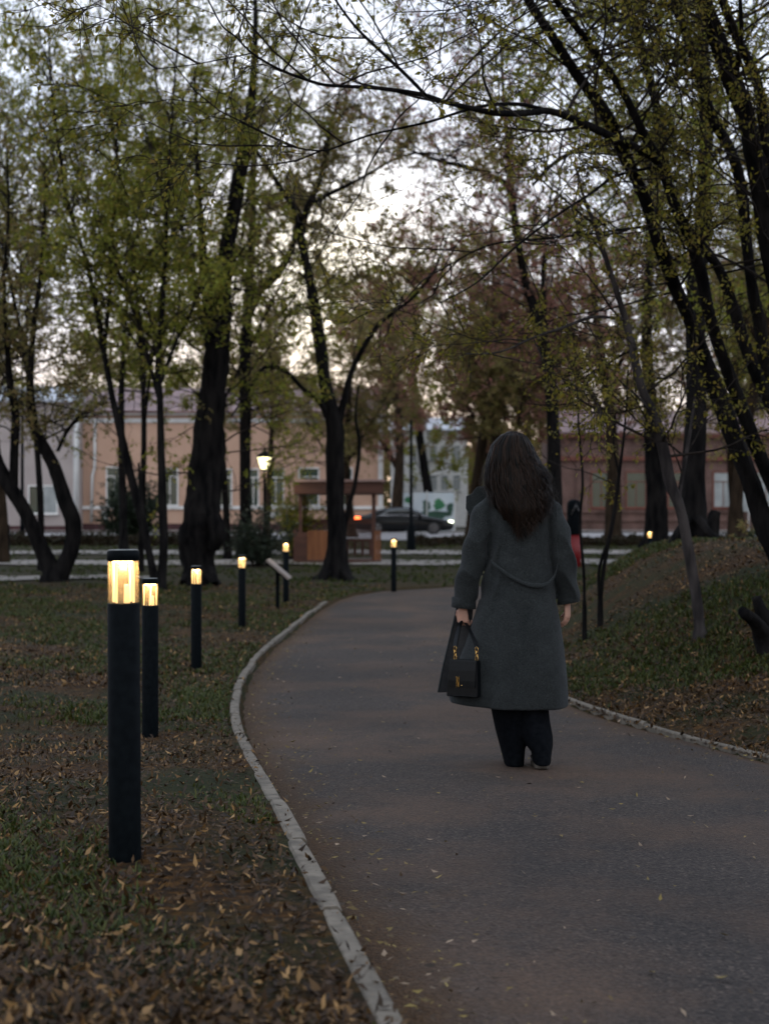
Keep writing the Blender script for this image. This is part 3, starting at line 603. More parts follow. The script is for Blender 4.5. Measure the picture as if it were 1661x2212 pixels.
tree('leaning_tree', 'slim dark tree leaning left behind the second bollard light, left of its upright twin', [
    [(338, 1268, 26.5, 22), (322, 1190, 26.5, 17), (298, 1090, 26.5, 18), (268, 965, 26.5, 17), (242, 850, 26.5, 14), (225, 760, 26.5, 13), (205, 640, 26.5, 11), (180, 540, 26.5, 9), (150, 450, 26.5, 7), (130, 330, 26.5, 6), (112, 190, 26.5, 5), (105, 60, 26.5, 3)],
    [(226, 765, 26.5, 10), (236, 650, 26.5, 9), (245, 500, 26.5, 7), (250, 380, 26.5, 5), (258, 250, 26.5, 3)]],
    dict(mid, n1=62, zmin=4.2, nl=5, L1=(.9, 2.4), el=(.1, 1.1)), GREEN2, seed=35)
tree('tree', 'slim upright tree with forked stems behind the second bollard light', [
    [(348, 1268, 26, 22), (354, 1180, 26, 19), (352, 1080, 26, 18), (348, 960, 26, 17), (346, 860, 26, 15), (342, 780, 26, 13), (350, 680, 26, 11), (358, 560, 26, 9), (362, 420, 26, 7), (370, 280, 26, 6), (380, 140, 26, 4), (386, 20, 26, 2.5)],
    [(345, 870, 26, 9), (325, 790, 26, 8), (300, 700, 26, 7), (268, 615, 26, 6), (240, 540, 26, 4)],
    [(347, 830, 26, 8), (380, 740, 26, 7), (415, 670, 26, 6), (440, 600, 26, 4)],
    [(330, 1225, 25.8, 12), (318, 1150, 25.8, 10), (306, 1080, 25.8, 8), (300, 1000, 25.8, 5)]],
    dict(mid, n1=66, zmin=3.8, nl=5, L1=(.9, 2.4), el=(.1, 1.1)), GREEN2, seed=36)
tree('tree', 'tall dark trunk rising behind the woman on her right side, among russet leaves', [
    [(1200, 1200, 33, 36), (1198, 1080, 33, 31), (1196, 980, 33, 30), (1192, 880, 33, 29), (1182, 780, 33, 26), (1160, 690, 33, 22), (1136, 610, 33, 19), (1118, 520, 33, 17), (1105, 420, 33, 14), (1095, 300, 33, 11), (1085, 170, 33, 8), (1080, 40, 33, 5)],
    [(1178, 770, 33, 13), (1176, 680, 33, 11), (1172, 590, 33, 9), (1180, 500, 33, 7), (1195, 380, 33, 5)],
    [(1100, 400, 33, 12), (1040, 370, 32.6, 10), (960, 350, 32.2, 9), (900, 330, 32, 6), (840, 300, 32, 4)]],
    dict(mid, n1=84, zmin=3.6, nl=6, L1=(1.4, 3.6)), BROWN, seed=37)
tree('tree', 'dark trunk beside the glowing bollard top beyond the bank crest', [
    [(1416, 1180, 38, 56), (1417, 1090, 38, 48), (1415, 1020, 38, 44), (1410, 940, 38, 38), (1402, 850, 38, 32), (1396, 740, 38, 26), (1400, 600, 38, 20), (1405, 450, 38, 13), (1400, 300, 38, 7)]],
    dict(mid, n1=80, zmin=2.6, nl=6, L1=(1.2, 3.4)), OLIVE, seed=38)
def woodland():
    rs = np.random.RandomState(5); n = 60000; X = rs.uniform(-62, 62, n); D = rs.uniform(126, 150, n)
    top = 7.5 + 2.2 * np.sin(.31 * X + 1) + 1.5 * np.sin(.83 * X) + 1.0 * np.sin(1.9 * X + 2)
    Z = zgr(X, D) + top * rs.uniform(0, 1, n) ** .8
    pts = np.stack([X, D, Z], -1); tw = np.stack([pts, pts + rs.normal(0, .25, (n, 3))], 1); LV = leaves_on(rs, tw, 1, (.45, .9), (.5, .8), 0.0, 0)
    tag(link('far_woodland', mesh_np('far_woodland', LV, quads_n(len(LV))), OLIVE), kind='stuff')
woodland()
def wild(name, label, X, D, H, r, seed, crown, leaf, bark='bark', forks=2, lean=.06, group=None):
    rs = np.random.RandomState(seed); z = zg1(X, D); n = 9; ph = rs.uniform(0, 6, 2); paths = []
    t = np.linspace(0, 1, n); ax, ay = rs.normal(0, lean, 2)
    main = np.stack([X + H * (ax * t + .02 * np.sin(5 * t + ph[0])), D + H * (ay * t + .02 * np.sin(4 * t + ph[1])), z + H * t, r * (1 - .86 * t)], -1); paths.append(spline(main, 3))
    for k in range(forks):
        i = rs.randint(2, 5); s = main[i].copy(); a = rs.uniform(0, 2 * PI); L_ = H * rs.uniform(.35, .55); tt = np.linspace(0, 1, 6)
        paths.append(spline(np.stack([s[0] + L_ * .55 * np.cos(a) * tt, s[1] + L_ * .55 * np.sin(a) * tt, s[2] + L_ * (.9 * tt), s[3] * (.6 - .5 * tt)], -1), 3))
    return tree_w(name, label, paths, crown, leaf, 'tree', group, bark, None, rs, 8, .06, 1.5)
bgc = dict(n1=62, L1=(1.6, 4.2), zmin=2.9, n2=6, n3=5, nl=7, L3=.34, ls=(.10, .19), r1=.03, el=(-.3, .8))
for X, D, H, r, sd, lf, lab in [
    (-10.4, 38, 10.5, .15, 41, OLIVE, 'olive leaved tree at the far left edge in front of the pale pink house'),
    (-8.6, 46, 13, .15, 42, GREEN2, 'green tree in front of the downpipe where the pink and peach walls meet'),
    (-4.4, 56, 12, .14, 44, OLIVE, 'olive tree on the grass before the peach house between the burl trunk and the lamp'),
    (.70, 81, 14, .36, 45, BROWN, 'russet street tree with an olive trunk at the right corner of the peach house'),
    (3.9, 60, 13, .30, 46, BROWN, 'russet tree whose crown hangs over the white house, left of the woman'),
    (4.7, 57, 9, .32, 47, OLIVE, 'dark trunked tree partly hidden behind the hair of the woman'),
    (4.7, 64, 13, .26, 52, OLIVE, 'olive street tree hidden behind the collar of the woman'),
    (6.6, 62, 10.5, .30, 53, BROWN, 'russet tree directly behind the head of the woman, by the street'),
    (-1.6, 66, 9.0, .22, 54, OLIVE, 'olive street tree behind the gazebo in front of the peach wall'),
    (8.6, 54, 12, .34, 48, BROWN, 'russet tree before the brick house, right of the tall trunk behind the woman'),
    (12.6, 44, 13, .30, 49, GREEN2, 'green tree behind the slanting trunks at the right, before the brick windows'),
    (14.5, 58, 13, .30, 50, OLIVE, 'olive tree by the street at the far right edge'),
    (9.0, 36, 11, .20, 51, OLIVE, 'olive tree on the flat lawn behind the crest of the bank')]:
    wild('tree', lab, X, D, H, r, sd, dict(bgc, **(dict(zmin=3.8, L1=(1.2, 2.9)) if 0 < X < 6 else {}), n1=int((50 if X < -4 else 64) + (H - 9) * 5), ls=(.08, .15) if D < 45 else (.10, .19)), lf, 'bark_brown' if lf is BROWN or lf is OLIVE else 'bark')
for X, D, H, r, sd, lf, lab in [
    (-31, 100, 15, .4, 61, GREEN2, 'far green tree above the roof of the pale pink house'),
    (-19, 104, 12.5, .4, 62, GREEN2, 'far green tree rising behind the left end of the peach house roof'),
    (-9, 108, 11, .4, 63, OLIVE, 'far olive tree behind the middle of the peach house roof'),
    (3.2, 100, 19, .4, 64, GREEN2, 'far pale green tree between the peach house and the white house'),
    (12, 104, 15, .4, 65, OLIVE, 'far olive tree towering behind the brick house near the woman'),
    (25, 104, 17, .4, 66, GREEN2, 'far green tree behind the right end of the brick house')]:
    wild('tree', lab, X, D, H, r, sd, dict(bgc, n1=80, L1=(2.4, 5.5), ls=(.20, .36), zmin=2.5), lf, 'bark', 3)
upr = dict(n1=52, L1=(1.6, 3.6), zmin=3.2, n2=6, n3=5, nl=7, L3=.32, ls=(.07, .13), r1=.02, el=(.5, 1.3), up=.6, trop=.10, trop2=.05, wob=.10, droop=.1)
wild('tree', 'tall pale green tree with many upright shoots reaching the upper left corner', -8.3, 34, 13.2, .085, 55, upr, GREEN2, 'bark', 4)
wild('tree', 'tall green tree with upright shoots above the second bollard light', -5.6, 33, 13.6, .08, 56, upr, GREEN2, 'bark', 4)
wild('tree', 'tall olive tree with upright shoots left of the burl trunk, top beyond the frame', -4.6, 40, 16.5, .10, 57, dict(upr, n1=46), OLIVE, 'bark', 4)
def shrub(name, label, X, D, H, R, n, ls, leaf, seed, cat='shrub'):
    rs = np.random.RandomState(seed); z = zg1(X, D); o = empty(name, (X, D, z), label, cat)
    a = rs.uniform(0, 2 * PI, n); st = np.stack([X + rs.normal(0, .12 * R, n), D + rs.normal(0, .12 * R, n), np.full(n, z - .03)], -1)
    dr = np.stack([np.cos(a) * R, np.sin(a) * R, H * rs.uniform(.5, 1.3, n)], -1); ln = np.linalg.norm(dr, axis=1) * rs.uniform(.5, 1.0, n)
    B1 = grow(rs, st, dr, ln, 7, .12, .04); s2, d2, t2 = kids(rs, B1, 7, .2, (.4, 1.0)); B2 = grow(rs, s2, d2, np.repeat(ln, 7) * .35, 5, .15, .02)
    V1, Q1 = tubes(B1, np.full(n, .012), np.full(n, .003), 5); V2, Q2 = tubes(B2, np.full(len(B2), .005), np.full(len(B2), .002), 3)
    link('stems', mesh_np('stems', np.concatenate([V1, V2]), np.concatenate([Q1, Q2 + len(V1)])), M['twig'], o, False, True)
    LV = leaves_on(rs, B2, 14, ls, (.35, .6), .1, 0.0); link('foliage', mesh_np('foliage', LV, quads_n(len(LV))), leaf, o, False, True); return o
shrub('evergreen_shrub', 'dark evergreen shrub against the peach wall, behind the slim leaning tree', -10.2, 57, 2.3, 1.3, 60, (.12, .22), DARKG, 71)
shrub('shrub', 'dark twiggy shrub around the foot of the street lamp', -3.15, 36, 1.3, .8, 46, (.05, .10), DARKG, 72)
shrub('shrub', 'dark low shrub on the bank crest at the right edge by the brick wall', 5.6, 22, 1.0, .5, 30, (.05, .09), DARKG, 73)
shrub('shrub', 'small twiggy bush in front of the white framed brick window at the right', 6.9, 26, 1.2, .5, 26, (.05, .09), OLIVE, 74)
shrub('shrub', 'slender leafy bush standing left of the gazebo under the peach house windows', -2.55, 40, 2.6, .7, 40, (.06, .11), GREEN2, 75)
def hedge(label, x0, x1, D, h, seed):
    rs = np.random.RandomState(seed); n = int((x1 - x0) * 420); X = rs.uniform(x0, x1, n); Y = D + rs.uniform(-.25, .25, n); z = zgr(X, Y) + rs.uniform(0, h, n) * (.8 + .2 * np.sin(2.2 * X))
    pts = np.stack([X, Y, z], -1); tw = np.stack([pts, pts + rs.normal(0, .05, (n, 3))], 1); LV = leaves_on(rs, tw, 2, (.08, .16), (.4, .7), 0.0, 0)
    o = empty('hedge', (x0, D, zg1(x0, D)), label, 'hedge')
    m = MB(); N_ = 60; xs = np.linspace(x0, x1, N_)
    m.loft([[(x, D - .2, zg1(x, D) - .1), (x, D + .2, zg1(x, D) - .1), (x, D + .17, zg1(x, D) + h * .8 + rs.normal(0, .02)), (x, D - .17, zg1(x, D) + h * .8 + rs.normal(0, .02))] for x in xs])
    m.build('stems', M['bark_brown'], o, False, True); link('foliage', mesh_np('foliage', LV, quads_n(len(LV))), M_hedge, o, False, True)
M_hedge = leaf_mat('brown hedge leaves', [(.022, .018, .012), (.045, .035, .02), (.03, .035, .015)], .2)
hedge('long low dark hedge along the street left of the gazebo', -22, -4.2, 52, .42, 81)
hedge('long low dark hedge along the street right of the gazebo', .9, 20, 52, .36, 82)

# ------------------------------------------------------------------ stumps
def stump(label, pts_list, seed, m='bark'):
    rs = np.random.RandomState(seed); V, Q, off = [], [], 0; p0 = pts_list[0][0]
    o = None
    for pts in pts_list:
        path = spline(pts, 4); v, q = stem_tube(path, 12, rs, .12); k = len(v)
        cap = np.array([[0, 0, 0]]); V.append(v); Q.append(q + off); off += k
        top = np.arange(off - 12, off); V.append(v[-12:].mean(0)[None] + np.array([[0, 0, .01]])); c = off; off += 1
        Q.append(np.stack([top, np.roll(top, -1), np.full(12, c), np.full(12, c)], -1)[:, [0, 1, 2, 2]])
    VV, QQ = np.concatenate(V), np.concatenate(Q); tri = QQ[QQ[:, 2] == QQ[:, 3]][:, :3]; qd = QQ[QQ[:, 2] != QQ[:, 3]]
    o = link('tree_stump', mesh_np('tree_stump', VV, qd, tri), M[m], smooth=True); return tag(o, label, 'stump')
g = G(1665, 1405); d = g.y
def W4(px, py, D, w): return (*P(px, py, D), w * D / F / 2)
stump('dark forked dead stump at the right edge on the leafy bank', [[W4(1672, 1440, d, 60), W4(1655, 1385, d, 46), W4(1632, 1345, d - .1, 32), W4(1604, 1322, d - .25, 24)], [W4(1668, 1390, d, 44), W4(1655, 1340, d, 34), W4(1640, 1312, d, 28), W4(1632, 1290, d, 20)], [W4(1678, 1420, d, 50), W4(1690, 1350, d + .1, 40), W4(1700, 1300, d + .1, 26)]], 91)
stump('dark broken stump on the bank crest right of the tall upright trunk', [[W4(1535, 1172, 17.6, 46), W4(1536, 1148, 17.6, 30), W4(1540, 1122, 17.6, 26), W4(1546, 1104, 17.6, 20)]], 92)

# ------------------------------------------------------------------ bollard lights
M['black'] = mat('black powder coat', (.0016, .0028, .0040), (.0032, .0050, .0066), 40, .6, .06, 220, spec=.04, bdist=.002)
M['captop'] = mat('pale cap top', (.10, .11, .115), (.20, .21, .21), 30, .7, .1, 80, bdist=.002)  # cap top paler than the black cap under it
M['led'] = mat('warm led disc', (1, .85, .6), rough=.4, emit=26, ecol=(1.0, .74, .40))
def glass_mat(name, col, mixd, rough=.25):
    m = bpy.data.materials.new(name); m.use_nodes = True; nt = m.node_tree; N, L = nt.nodes.new, nt.links.new
    out = nt.nodes['Material Output']; nt.nodes.remove(nt.nodes['Principled BSDF'])
    tr = N('ShaderNodeBsdfTransparent'); tr.inputs[0].default_value = (1, .93, .82, 1)
    tl = N('ShaderNodeBsdfTranslucent'); tl.inputs[0].default_value = (*col, 1); df = N('ShaderNodeBsdfDiffuse'); df.inputs[0].default_value = (*col, 1)
    gl = N('ShaderNodeBsdfGlossy'); gl.inputs['Roughness'].default_value = rough
    tc = N('ShaderNodeTexCoord'); mp = N('ShaderNodeMapping'); mp.inputs['Scale'].default_value = (1, 1, .07); L(tc.outputs['Object'], mp.inputs[0])
    ns = N('ShaderNodeTexNoise'); ns.inputs['Scale'].default_value = 90; L(mp.outputs[0], ns.inputs['Vector'])
    mr = N('ShaderNodeMapRange'); mr.inputs[3].default_value = mixd * .55; mr.inputs[4].default_value = mixd * 1.5; L(ns.outputs[0], mr.inputs[0])
    a = N('ShaderNodeMixShader'); a.inputs[0].default_value = .5; L(tl.outputs[0], a.inputs[1]); L(df.outputs[0], a.inputs[2])
    b = N('ShaderNodeMixShader'); L(mr.outputs[0], b.inputs[0]); L(tr.outputs[0], b.inputs[1]); L(a.outputs[0], b.inputs[2])
    c = N('ShaderNodeMixShader'); c.inputs[0].default_value = .05; L(b.outputs[0], c.inputs[1]); L(gl.outputs[0], c.inputs[2]); L(c.outputs[0], out.inputs[0])
    return m
M['lens'] = glass_mat('dusty clear lens', (.95, .74, .46), .075)
M['rib'] = mat('glowing light guide', (.9, .75, .5), rough=.4, emit=1.1, ecol=(1.0, .72, .36))
HB, RB = .95, .0485
def make_bollard():
    o = empty('bollard_light', (0, 0, 0), 'x', 'bollard light', 'bollard lights along the path')
    z1, z2 = HB * .834, HB * .967
    MB().lathe([(RB, -.10), (RB, .0), (RB, z1 - .004), (RB - .003, z1), (.001, z1)], 40).build('post', M['black'], o, True)
    cap = MB().lathe([(.001, z2), (RB - .004, z2), (RB, z2 + .003), (RB, HB - .004), (RB - .004, HB)], 40).build('cap', M['black'], o, True)
    MB().lathe([(.001, HB + .0015), (RB - .004, HB + .0015), (RB - .005, HB + .003), (.001, HB + .0032)], 40).build('cap_top', M['captop'], cap, True)
    b = MB(); n = 48
    for r in (RB - .002, RB - .005):
        b.loft([[(r * math.cos(2 * PI * k / n), r * math.sin(2 * PI * k / n), z) for k in range(n)] for z in (z1 + .0005, z2 - .0005)], cap=False)
    b.build('lens', M['lens'], o, True)
    for k in range(4):
        a = PI / 4 + k * PI / 2 + .35; c = Vector((math.cos(a), math.sin(a), 0)) * (RB - .012)
        MB().box(c + Vector((0, 0, (z1 + z2) / 2)), (.006, .0065, z2 - z1 - .002), Matrix.Rotation(a, 3, 'Z'), .0015).build('light_guide', M['rib'], o)
    MB().lathe([(.0095, z1), (.008, z1 + .03), (.0075, z1 + .052), (.0065, z1 + .056), (.001, z1 + .056)], 20, (.012, -.012, 0)).build('lamp_holder', M['rib'], o, True)
    MB().lathe([(.001, z2 - .0045), (RB * .66, z2 - .0045), (RB * .68, z2 - .002), (.001, z2 - .0015)], 32).build('led_disc', M['led'], o, True)
    l = bpy.data.lights.new('lamp', 'POINT'); l.energy = .6; l.color = (1.0, .77, .47); l.shadow_soft_size = .012
    lo = bpy.data.objects.new('lamp', l); C.objects.link(lo); lo.location = (0, 0, z2 - .02); lo.parent = o
    return o
def copy_tree(o, parent=None):
    c = o.copy(); C.objects.link(c); c.parent = parent
    for ch in [q for q in bpy.data.objects if q.parent == o]: copy_tree(ch, c)
    return c
proto = make_bollard()
for i, (px, base, D, rz, lab) in enumerate([
    (271, 1868, 4.30, 0, 'nearest and largest black bollard light with a glowing amber lens, at the lower left'),
    (325, 1597, 8.41, .5, 'second black bollard light, half tucked behind the right side of the nearest one'),
    (424.5, 1452, 12.74, .2, 'glowing black bollard light in front of the massive burl trunk'),
    (523, 1362, 18.0, .8, 'glowing black bollard light left of the slanted information board'),
    (618, 1297, 23.0, .1, 'glowing black bollard light right behind the slanted information board'),
    (850.5, 1276, 25.8, .3, 'lone glowing black bollard light in front of the parked-looking dark sedan'),
    (1402.5, 1262, 33.0, .4, 'far bollard light of which only the glowing top shows above the bank')]):
    o = proto if i == 0 else copy_tree(proto)
    p = P(px, base, D); o.location = p; o.rotation_euler = (0, 0, rz)
    gz = zg1(p.x, p.y); o.location.z = p.z if i < 6 else gz
    if i == 0: o.rotation_euler = (0, -.006, 0)
    if i == 5: lab = 'lone glowing black bollard light on the grass in front of the dark sedan'
    o['label'] = lab
    if i < 6: print('bollard', i, 'dz', round(p.z - gz, 3))
    else: print('b7 top py', CY - (gz + HB - CZ) * F / D + 0)

# ------------------------------------------------------------------ buildings across the street
M['peach'] = mat('peach render', (.4287, .2752, .2027), (.4900, .3265, .2458), .8, .9, .25, 30, lo=.3, hi=.7)
M['pink'] = mat('pale pink render', (.3108, .2730, .2688), (.3696, .3276, .3192), .7, .9, .25, 30, lo=.3, hi=.7)
M['white'] = mat('white paint', (.62, .63, .64), (.72, .72, .72), 3, .6)
M['greywhite'] = mat('grey white render', (.48, .49, .50), (.60, .61, .61), 1, .8)
M['maroon'] = mat('maroon plinth paint', (.045, .018, .020), (.075, .030, .032), 2, .8, .2, 30)
M['roofred'] = mat('red brown sheet roof', (.12, .065, .06), (.20, .115, .105), 1.2, .5, stretch=(1, .3, 1))
M['roofgrey'] = mat('pale sheet roof', (.30, .33, .38), (.42, .45, .5), 1.2, .45)
M['glass'] = mat('dark window glass', (.010, .028, .022), (.02, .05, .04), .8, .08, spec=.6)
M['palepane'] = mat('curtained window glass', (.20, .23, .24), (.30, .33, .34), 1.2, .3, spec=.5)
M['redwood'] = mat('red brown window frame', (.11, .035, .025), (.15, .052, .036), 3, .7)
def brick():
    m = bpy.data.materials.new('red brick'); m.use_nodes = True; nt = m.node_tree; N, L = nt.nodes.new, nt.links.new; p = nt.nodes['Principled BSDF']; p.inputs['Roughness'].default_value = .9
    tc = N('ShaderNodeTexCoord'); mp = N('ShaderNodeMapping'); mp.inputs['Rotation'].default_value = (PI / 2, 0, 0); L(tc.outputs['Object'], mp.inputs[0])
    b = N('ShaderNodeTexBrick'); b.inputs['Scale'].default_value = 1; b.inputs['Brick Width'].default_value = .26; b.inputs['Row Height'].default_value = .078; b.inputs['Mortar Size'].default_value = .009
    b.inputs['Color1'].default_value = (.095, .046, .038, 1); b.inputs['Color2'].default_value = (.125, .064, .053, 1); b.inputs['Mortar'].default_value = (.21, .165, .145, 1); L(mp.outputs[0], b.inputs['Vector'])
    ns = N('ShaderNodeTexNoise'); ns.inputs['Scale'].default_value = 1.1; ns.inputs['Detail'].default_value = 6; L(tc.outputs['Object'], ns.inputs['Vector'])
    rp = N('ShaderNodeValToRGB'); rp.color_ramp.elements[0].position = .35; rp.color_ramp.elements[0].color = (.6, .55, .55, 1); rp.color_ramp.elements[1].position = .65; rp.color_ramp.elements[1].color = (1.1, 1.05, 1.05, 1); L(ns.outputs[0], rp.inputs[0])
    mx = N('ShaderNodeMix'); mx.data_type = 'RGBA'; mx.blend_type = 'MULTIPLY'; mx.inputs[0].default_value = 1; L(b.outputs[0], mx.inputs[6]); L(rp.outputs[0], mx.inputs[7]); L(mx.outputs[2], p.inputs['Base Color']); return m
M['brick'] = brick()
def pbox(b, x0, y0, x1, y1, D, front, back):
    """box whose face, seen at distance D, spans the given pixels; from front metres before D to back metres behind"""
    a, c = P(x0, y0, D), P(x1, y1, D)
    return b.box(((a.x + c.x) / 2, D + (back - front) / 2, (a.z + c.z) / 2), (abs(c.x - a.x), front + back, abs(a.z - c.z)))
def window(par, x0, y0, x1, y1, D, fm='white', gm='glass', cols=2, transom=.24, sill=True, fr=2.6):
    b = MB()
    for r in ((x0, y0, x1, y0 + fr), (x0, y1 - fr, x1, y1), (x0, y0 + fr, x0 + fr, y1 - fr), (x1 - fr, y0 + fr, x1, y1 - fr)): pbox(b, *r, D, .07, 0)
    yt = y0 + (y1 - y0) * transom
    if transom: pbox(b, x0 + fr, yt - .9, x1 - fr, yt + .9, D, .065, 0)
    for k in range(1, cols):
        xm = x0 + (x1 - x0) * k / cols; pbox(b, xm - .8, (yt + .9) if transom else y0 + fr, xm + .8, y1 - fr, D, .06, 0)
    w = b.build('window', M[fm], par, False, True)
    b = MB(); pbox(b, x0 + fr, y0 + fr, x1 - fr, y1 - fr, D, .03, 0); b.build('pane', M[gm], w, False, True)
    if sill: b = MB(); pbox(b, x0 - 2, y1, x1 + 2, y1 + 2.2, D, .16, 0); b.build('sill', M[fm], w, False, True)
    return w
DP = 84.0
def sloped(b, x0, x1, ye, yr, D, back, over=.5, th=.12):
    a, c = P(x0, ye, D - over), P(x1, ye, D - over); r0, r1 = P(x0, yr, D + back), P(x1, yr, D + back)
    b.loft([[a, c, r1, r0], [a + Vector((0, 0, th)), c + Vector((0, 0, th)), r1 + Vector((0, 0, th)), r0 + Vector((0, 0, th))]])
    q0, q1 = Vector((r0.x, D + 2 * back + over, a.z)), Vector((r1.x, D + 2 * back + over, a.z))
    b.loft([[r0, r1, q1, q0], [v + Vector((0, 0, th)) for v in (r0, r1, q1, q0)]])
h = empty('house', P(500, 1150, DP), 'long low peach house with white trim and red brown roof behind the trees', 'house')
b = MB(); pbox(b, 176, 893, 828, 1160, DP, 0, 9); b.build('wall', M['peach'], h, False, True)
b = MB(); pbox(b, 176, 1131, 830, 1162, DP, .08, 0); b.build('plinth', M['maroon'], h, False, True)
b = MB(); pbox(b, 176, 1093, 830, 1100, DP, .12, 0); b.build('ledge', M['white'], h, False, True)
b = MB(); pbox(b, 176, 904, 830, 913, DP, .10, 0); pbox(b, 176, 891, 832, 897, DP, .35, 0); b.build('cornice', M['greywhite'], h, False, True)
b = MB(); sloped(b, 170, 834, 892, 842, DP, 5.0)
rf = b.build('roof', M['roofred'], h, False, True)
b = MB(); pbox(b, 822, 866, 836, 892, DP + 1, .3, .3); b.build('chimney', M['roofgrey'], rf, False, True)
b = MB(); pbox(b, 817, 897, 827, 1131, DP, .14, 0); b.build('pilaster', M['greywhite'], h, False, True)
for x0, y0, x1, y1 in ((230, 1008, 266, 1093), (470, 1012, 502, 1093), (536, 1012, 560, 1093), (578, 1012, 614, 1093), (645, 1010, 690, 1093), (733, 1010, 762, 1093), (350, 1010, 386, 1093)): window(h, x0, y0, x1, y1, DP)
for r in ((221, 1102, 236, 1124), (586, 1104, 606, 1118), (455, 1104, 470, 1120)):
    b = MB(); pbox(b, *r, DP, .04, 0); b.build('vent', M['greywhite'], h, False, True)
b = MB(); b.tube([P(206, 905, DP - .12), P(205, 1010, DP - .12), P(200, 1028, DP - .14), P(198, 1128, DP - .14)], .085, 10); b.build('downpipe', M['greywhite'], h, True, True)
lm = mat('small wall lamp', (1, .9, .7), emit=7, ecol=(1, .85, .55)); b = MB(); b.ball(P(580, 1022, DP - .3), .10, 12); b.build('wall_lamp', lm, h, True, True)
h = empty('house', P(60, 1150, DP - 1.5), 'pale pink house with shuttered window at the far left edge', 'house')
D1 = DP - 1.0
b = MB(); pbox(b, -320, 866, 172, 1160, D1, 0, 9); b.build('wall', M['pink'], h, False, True)
b = MB(); pbox(b, -320, 1136, 173, 1162, D1, .06, 0); b.build('plinth', M['maroon'], h, False, True)
b = MB(); pbox(b, 160, 868, 172, 1136, D1, .08, 0); b.build('pilaster', M['greywhite'], h, False, True)
b = MB(); sloped(b, -330, 184, 868, 838, D1, 5.0); b.build('roof', M['roofgrey'], h, False, True)
for x0, y0, x1, y1 in ((62, 1048, 126, 1110), (-60, 1048, 4, 1110)):
    w = window(h, x0, y0, x1, y1, D1, gm='glass', transom=0)
    b = MB(); pbox(b, x0 + 34, y0 + 3, x1 - 3, y1 - 3, D1, .055, 0); b.build('shutter', M['palepane'], w, False, True)
b = MB(); b.tube([P(166, 872, D1 - .16), P(166, 1134, D1 - .16)], .08, 10); b.build('downpipe', M['greywhite'], h, True, True)
DW = 112.0
h = empty('house', P(920, 1140, DW), 'white two storey house with grey stair tower, glimpsed beyond the sedan', 'house')
b = MB(); pbox(b, 845, 930, 1010, 1142, DW, 0, 8); b.build('wall', M['white'], h, False, True)
b = MB(); pbox(b, 906, 905, 921, 1142, DW, .5, 3); b.build('tower', M['greywhite'], h, False, True)
b = MB(); sloped(b, 840, 1015, 931, 905, DW, 4.5); b.build('roof', M['roofgrey'], h, False, True)
for x0 in (858, 884, 928, 952, 978):
    for y0 in (962, 1026): window(h, x0, y0, x0 + 16, y0 + 34, DW, 'greywhite', 'palepane', 2, .25, True, 1.6)
DF = 86.0
f = empty('fence', P(920, 1130, DF), 'white and blue fence panel printed with green trees, behind the sedan', 'fence')
M['banner'] = mat('pale blue printed panel', (.42, .52, .60), (.60, .66, .70), .5, .6)
b = MB(); pbox(b, 864, 1064, 982, 1150, DF, .03, .03); b.build('panel', M['banner'], f, False, True)
for x in (864, 922, 982):
    b = MB(); pbox(b, x - 1.5, 1060, x + 1.5, 1152, DF, .06, .06); b.build('post', M['greywhite'], f, False, True)
M['print1'] = mat('printed green', (.02, .13, .06), (.05, .20, .09), 2, .6); M['print2'] = mat('printed dark green', (.015, .05, .035), (.03, .09, .06), 2, .6)
def blob(cx, cy, rx, ry, sd, off, m, nm):
    r2 = np.random.RandomState(sd); n = 28; pts = []
    for k in range(n):
        a = 2 * PI * k / n; q = 1 + .12 * math.sin(3 * a + sd) + .08 * math.sin(7 * a) + r2.normal(0, .04); pts.append(P(cx + rx * q * math.cos(a), cy + ry * q * math.sin(a), DF - .035 - off))
    MB().loft([pts, [p + Vector((0, .003, 0)) for p in pts]]).build(nm, m, f, False, True)
blob(948, 1090, 12, 12, 1, .004, M['print1'], 'printed_tree'); blob(921, 1094, 8, 15, 2, .004, M['print2'], 'printed_tree'); blob(972, 1098, 7, 12, 4, .004, M['print2'], 'printed_tree')
blob(940, 1112, 34, 9, 3, .009, M['print2'], 'printed_bushes'); blob(880, 1080, 6, 7, 5, .004, M['print1'], 'printed_tree')
DB = 85.0
h = empty('house', P(1450, 1140, DB), 'red brick house with red brown window frames behind the trees on the right', 'house')
b = MB(); pbox(b, 1205, 940, 1900, 1160, DB, 0, 9); b.build('wall', M['brick'], h, False, True)
b = MB(); pbox(b, 1205, 1102, 1900, 1107, DB, .14, 0); pbox(b, 1205, 1120, 1900, 1126, DB, .10, 0); b.build('ledge', M['brick'], h, False, True)
b = MB(); pbox(b, 1205, 986, 1900, 995, DB, .22, 0); pbox(b, 1200, 936, 1905, 946, DB, .4, 0); b.build('cornice', M['redwood'], h, False, True)
b = MB(); sloped(b, 1198, 1908, 938, 890, DB, 5.0); b.build('roof', M['roofred'], h, False, True)
for x0, gm in ((1275, 'glass'), (1350, 'glass'), (1440, 'glass'), (1538, 'palepane'), (1630, 'palepane'), (1720, 'glass')):
    window(h, x0, 1018, x0 + 46, 1098, DB, 'redwood', gm, 2, .28, True, 3.2)
b = MB()
for x0 in (1244, 1322, 1412, 1510, 1602, 1690): pbox(b, x0, 995, x0 + 10, 1102, DB, .12, 0)
b.build('pilaster', M['brick'], h, False, True)
D1 = DB - .8
o = empty('signboard', P(1605, 1140, D1), 'pale upright board standing before the brick wall at the right edge', 'board')
b = MB(); pbox(b, 1592, 1045, 1618, 1105, D1, .03, .03); b.build('panel', M['palepane'], o, False, True)
for x in (1593, 1615):
    b = MB(); pbox(b, x, 1105, x + 2, 1150, D1, .03, .03); b.build('post', M['greywhite'], o, False, True)

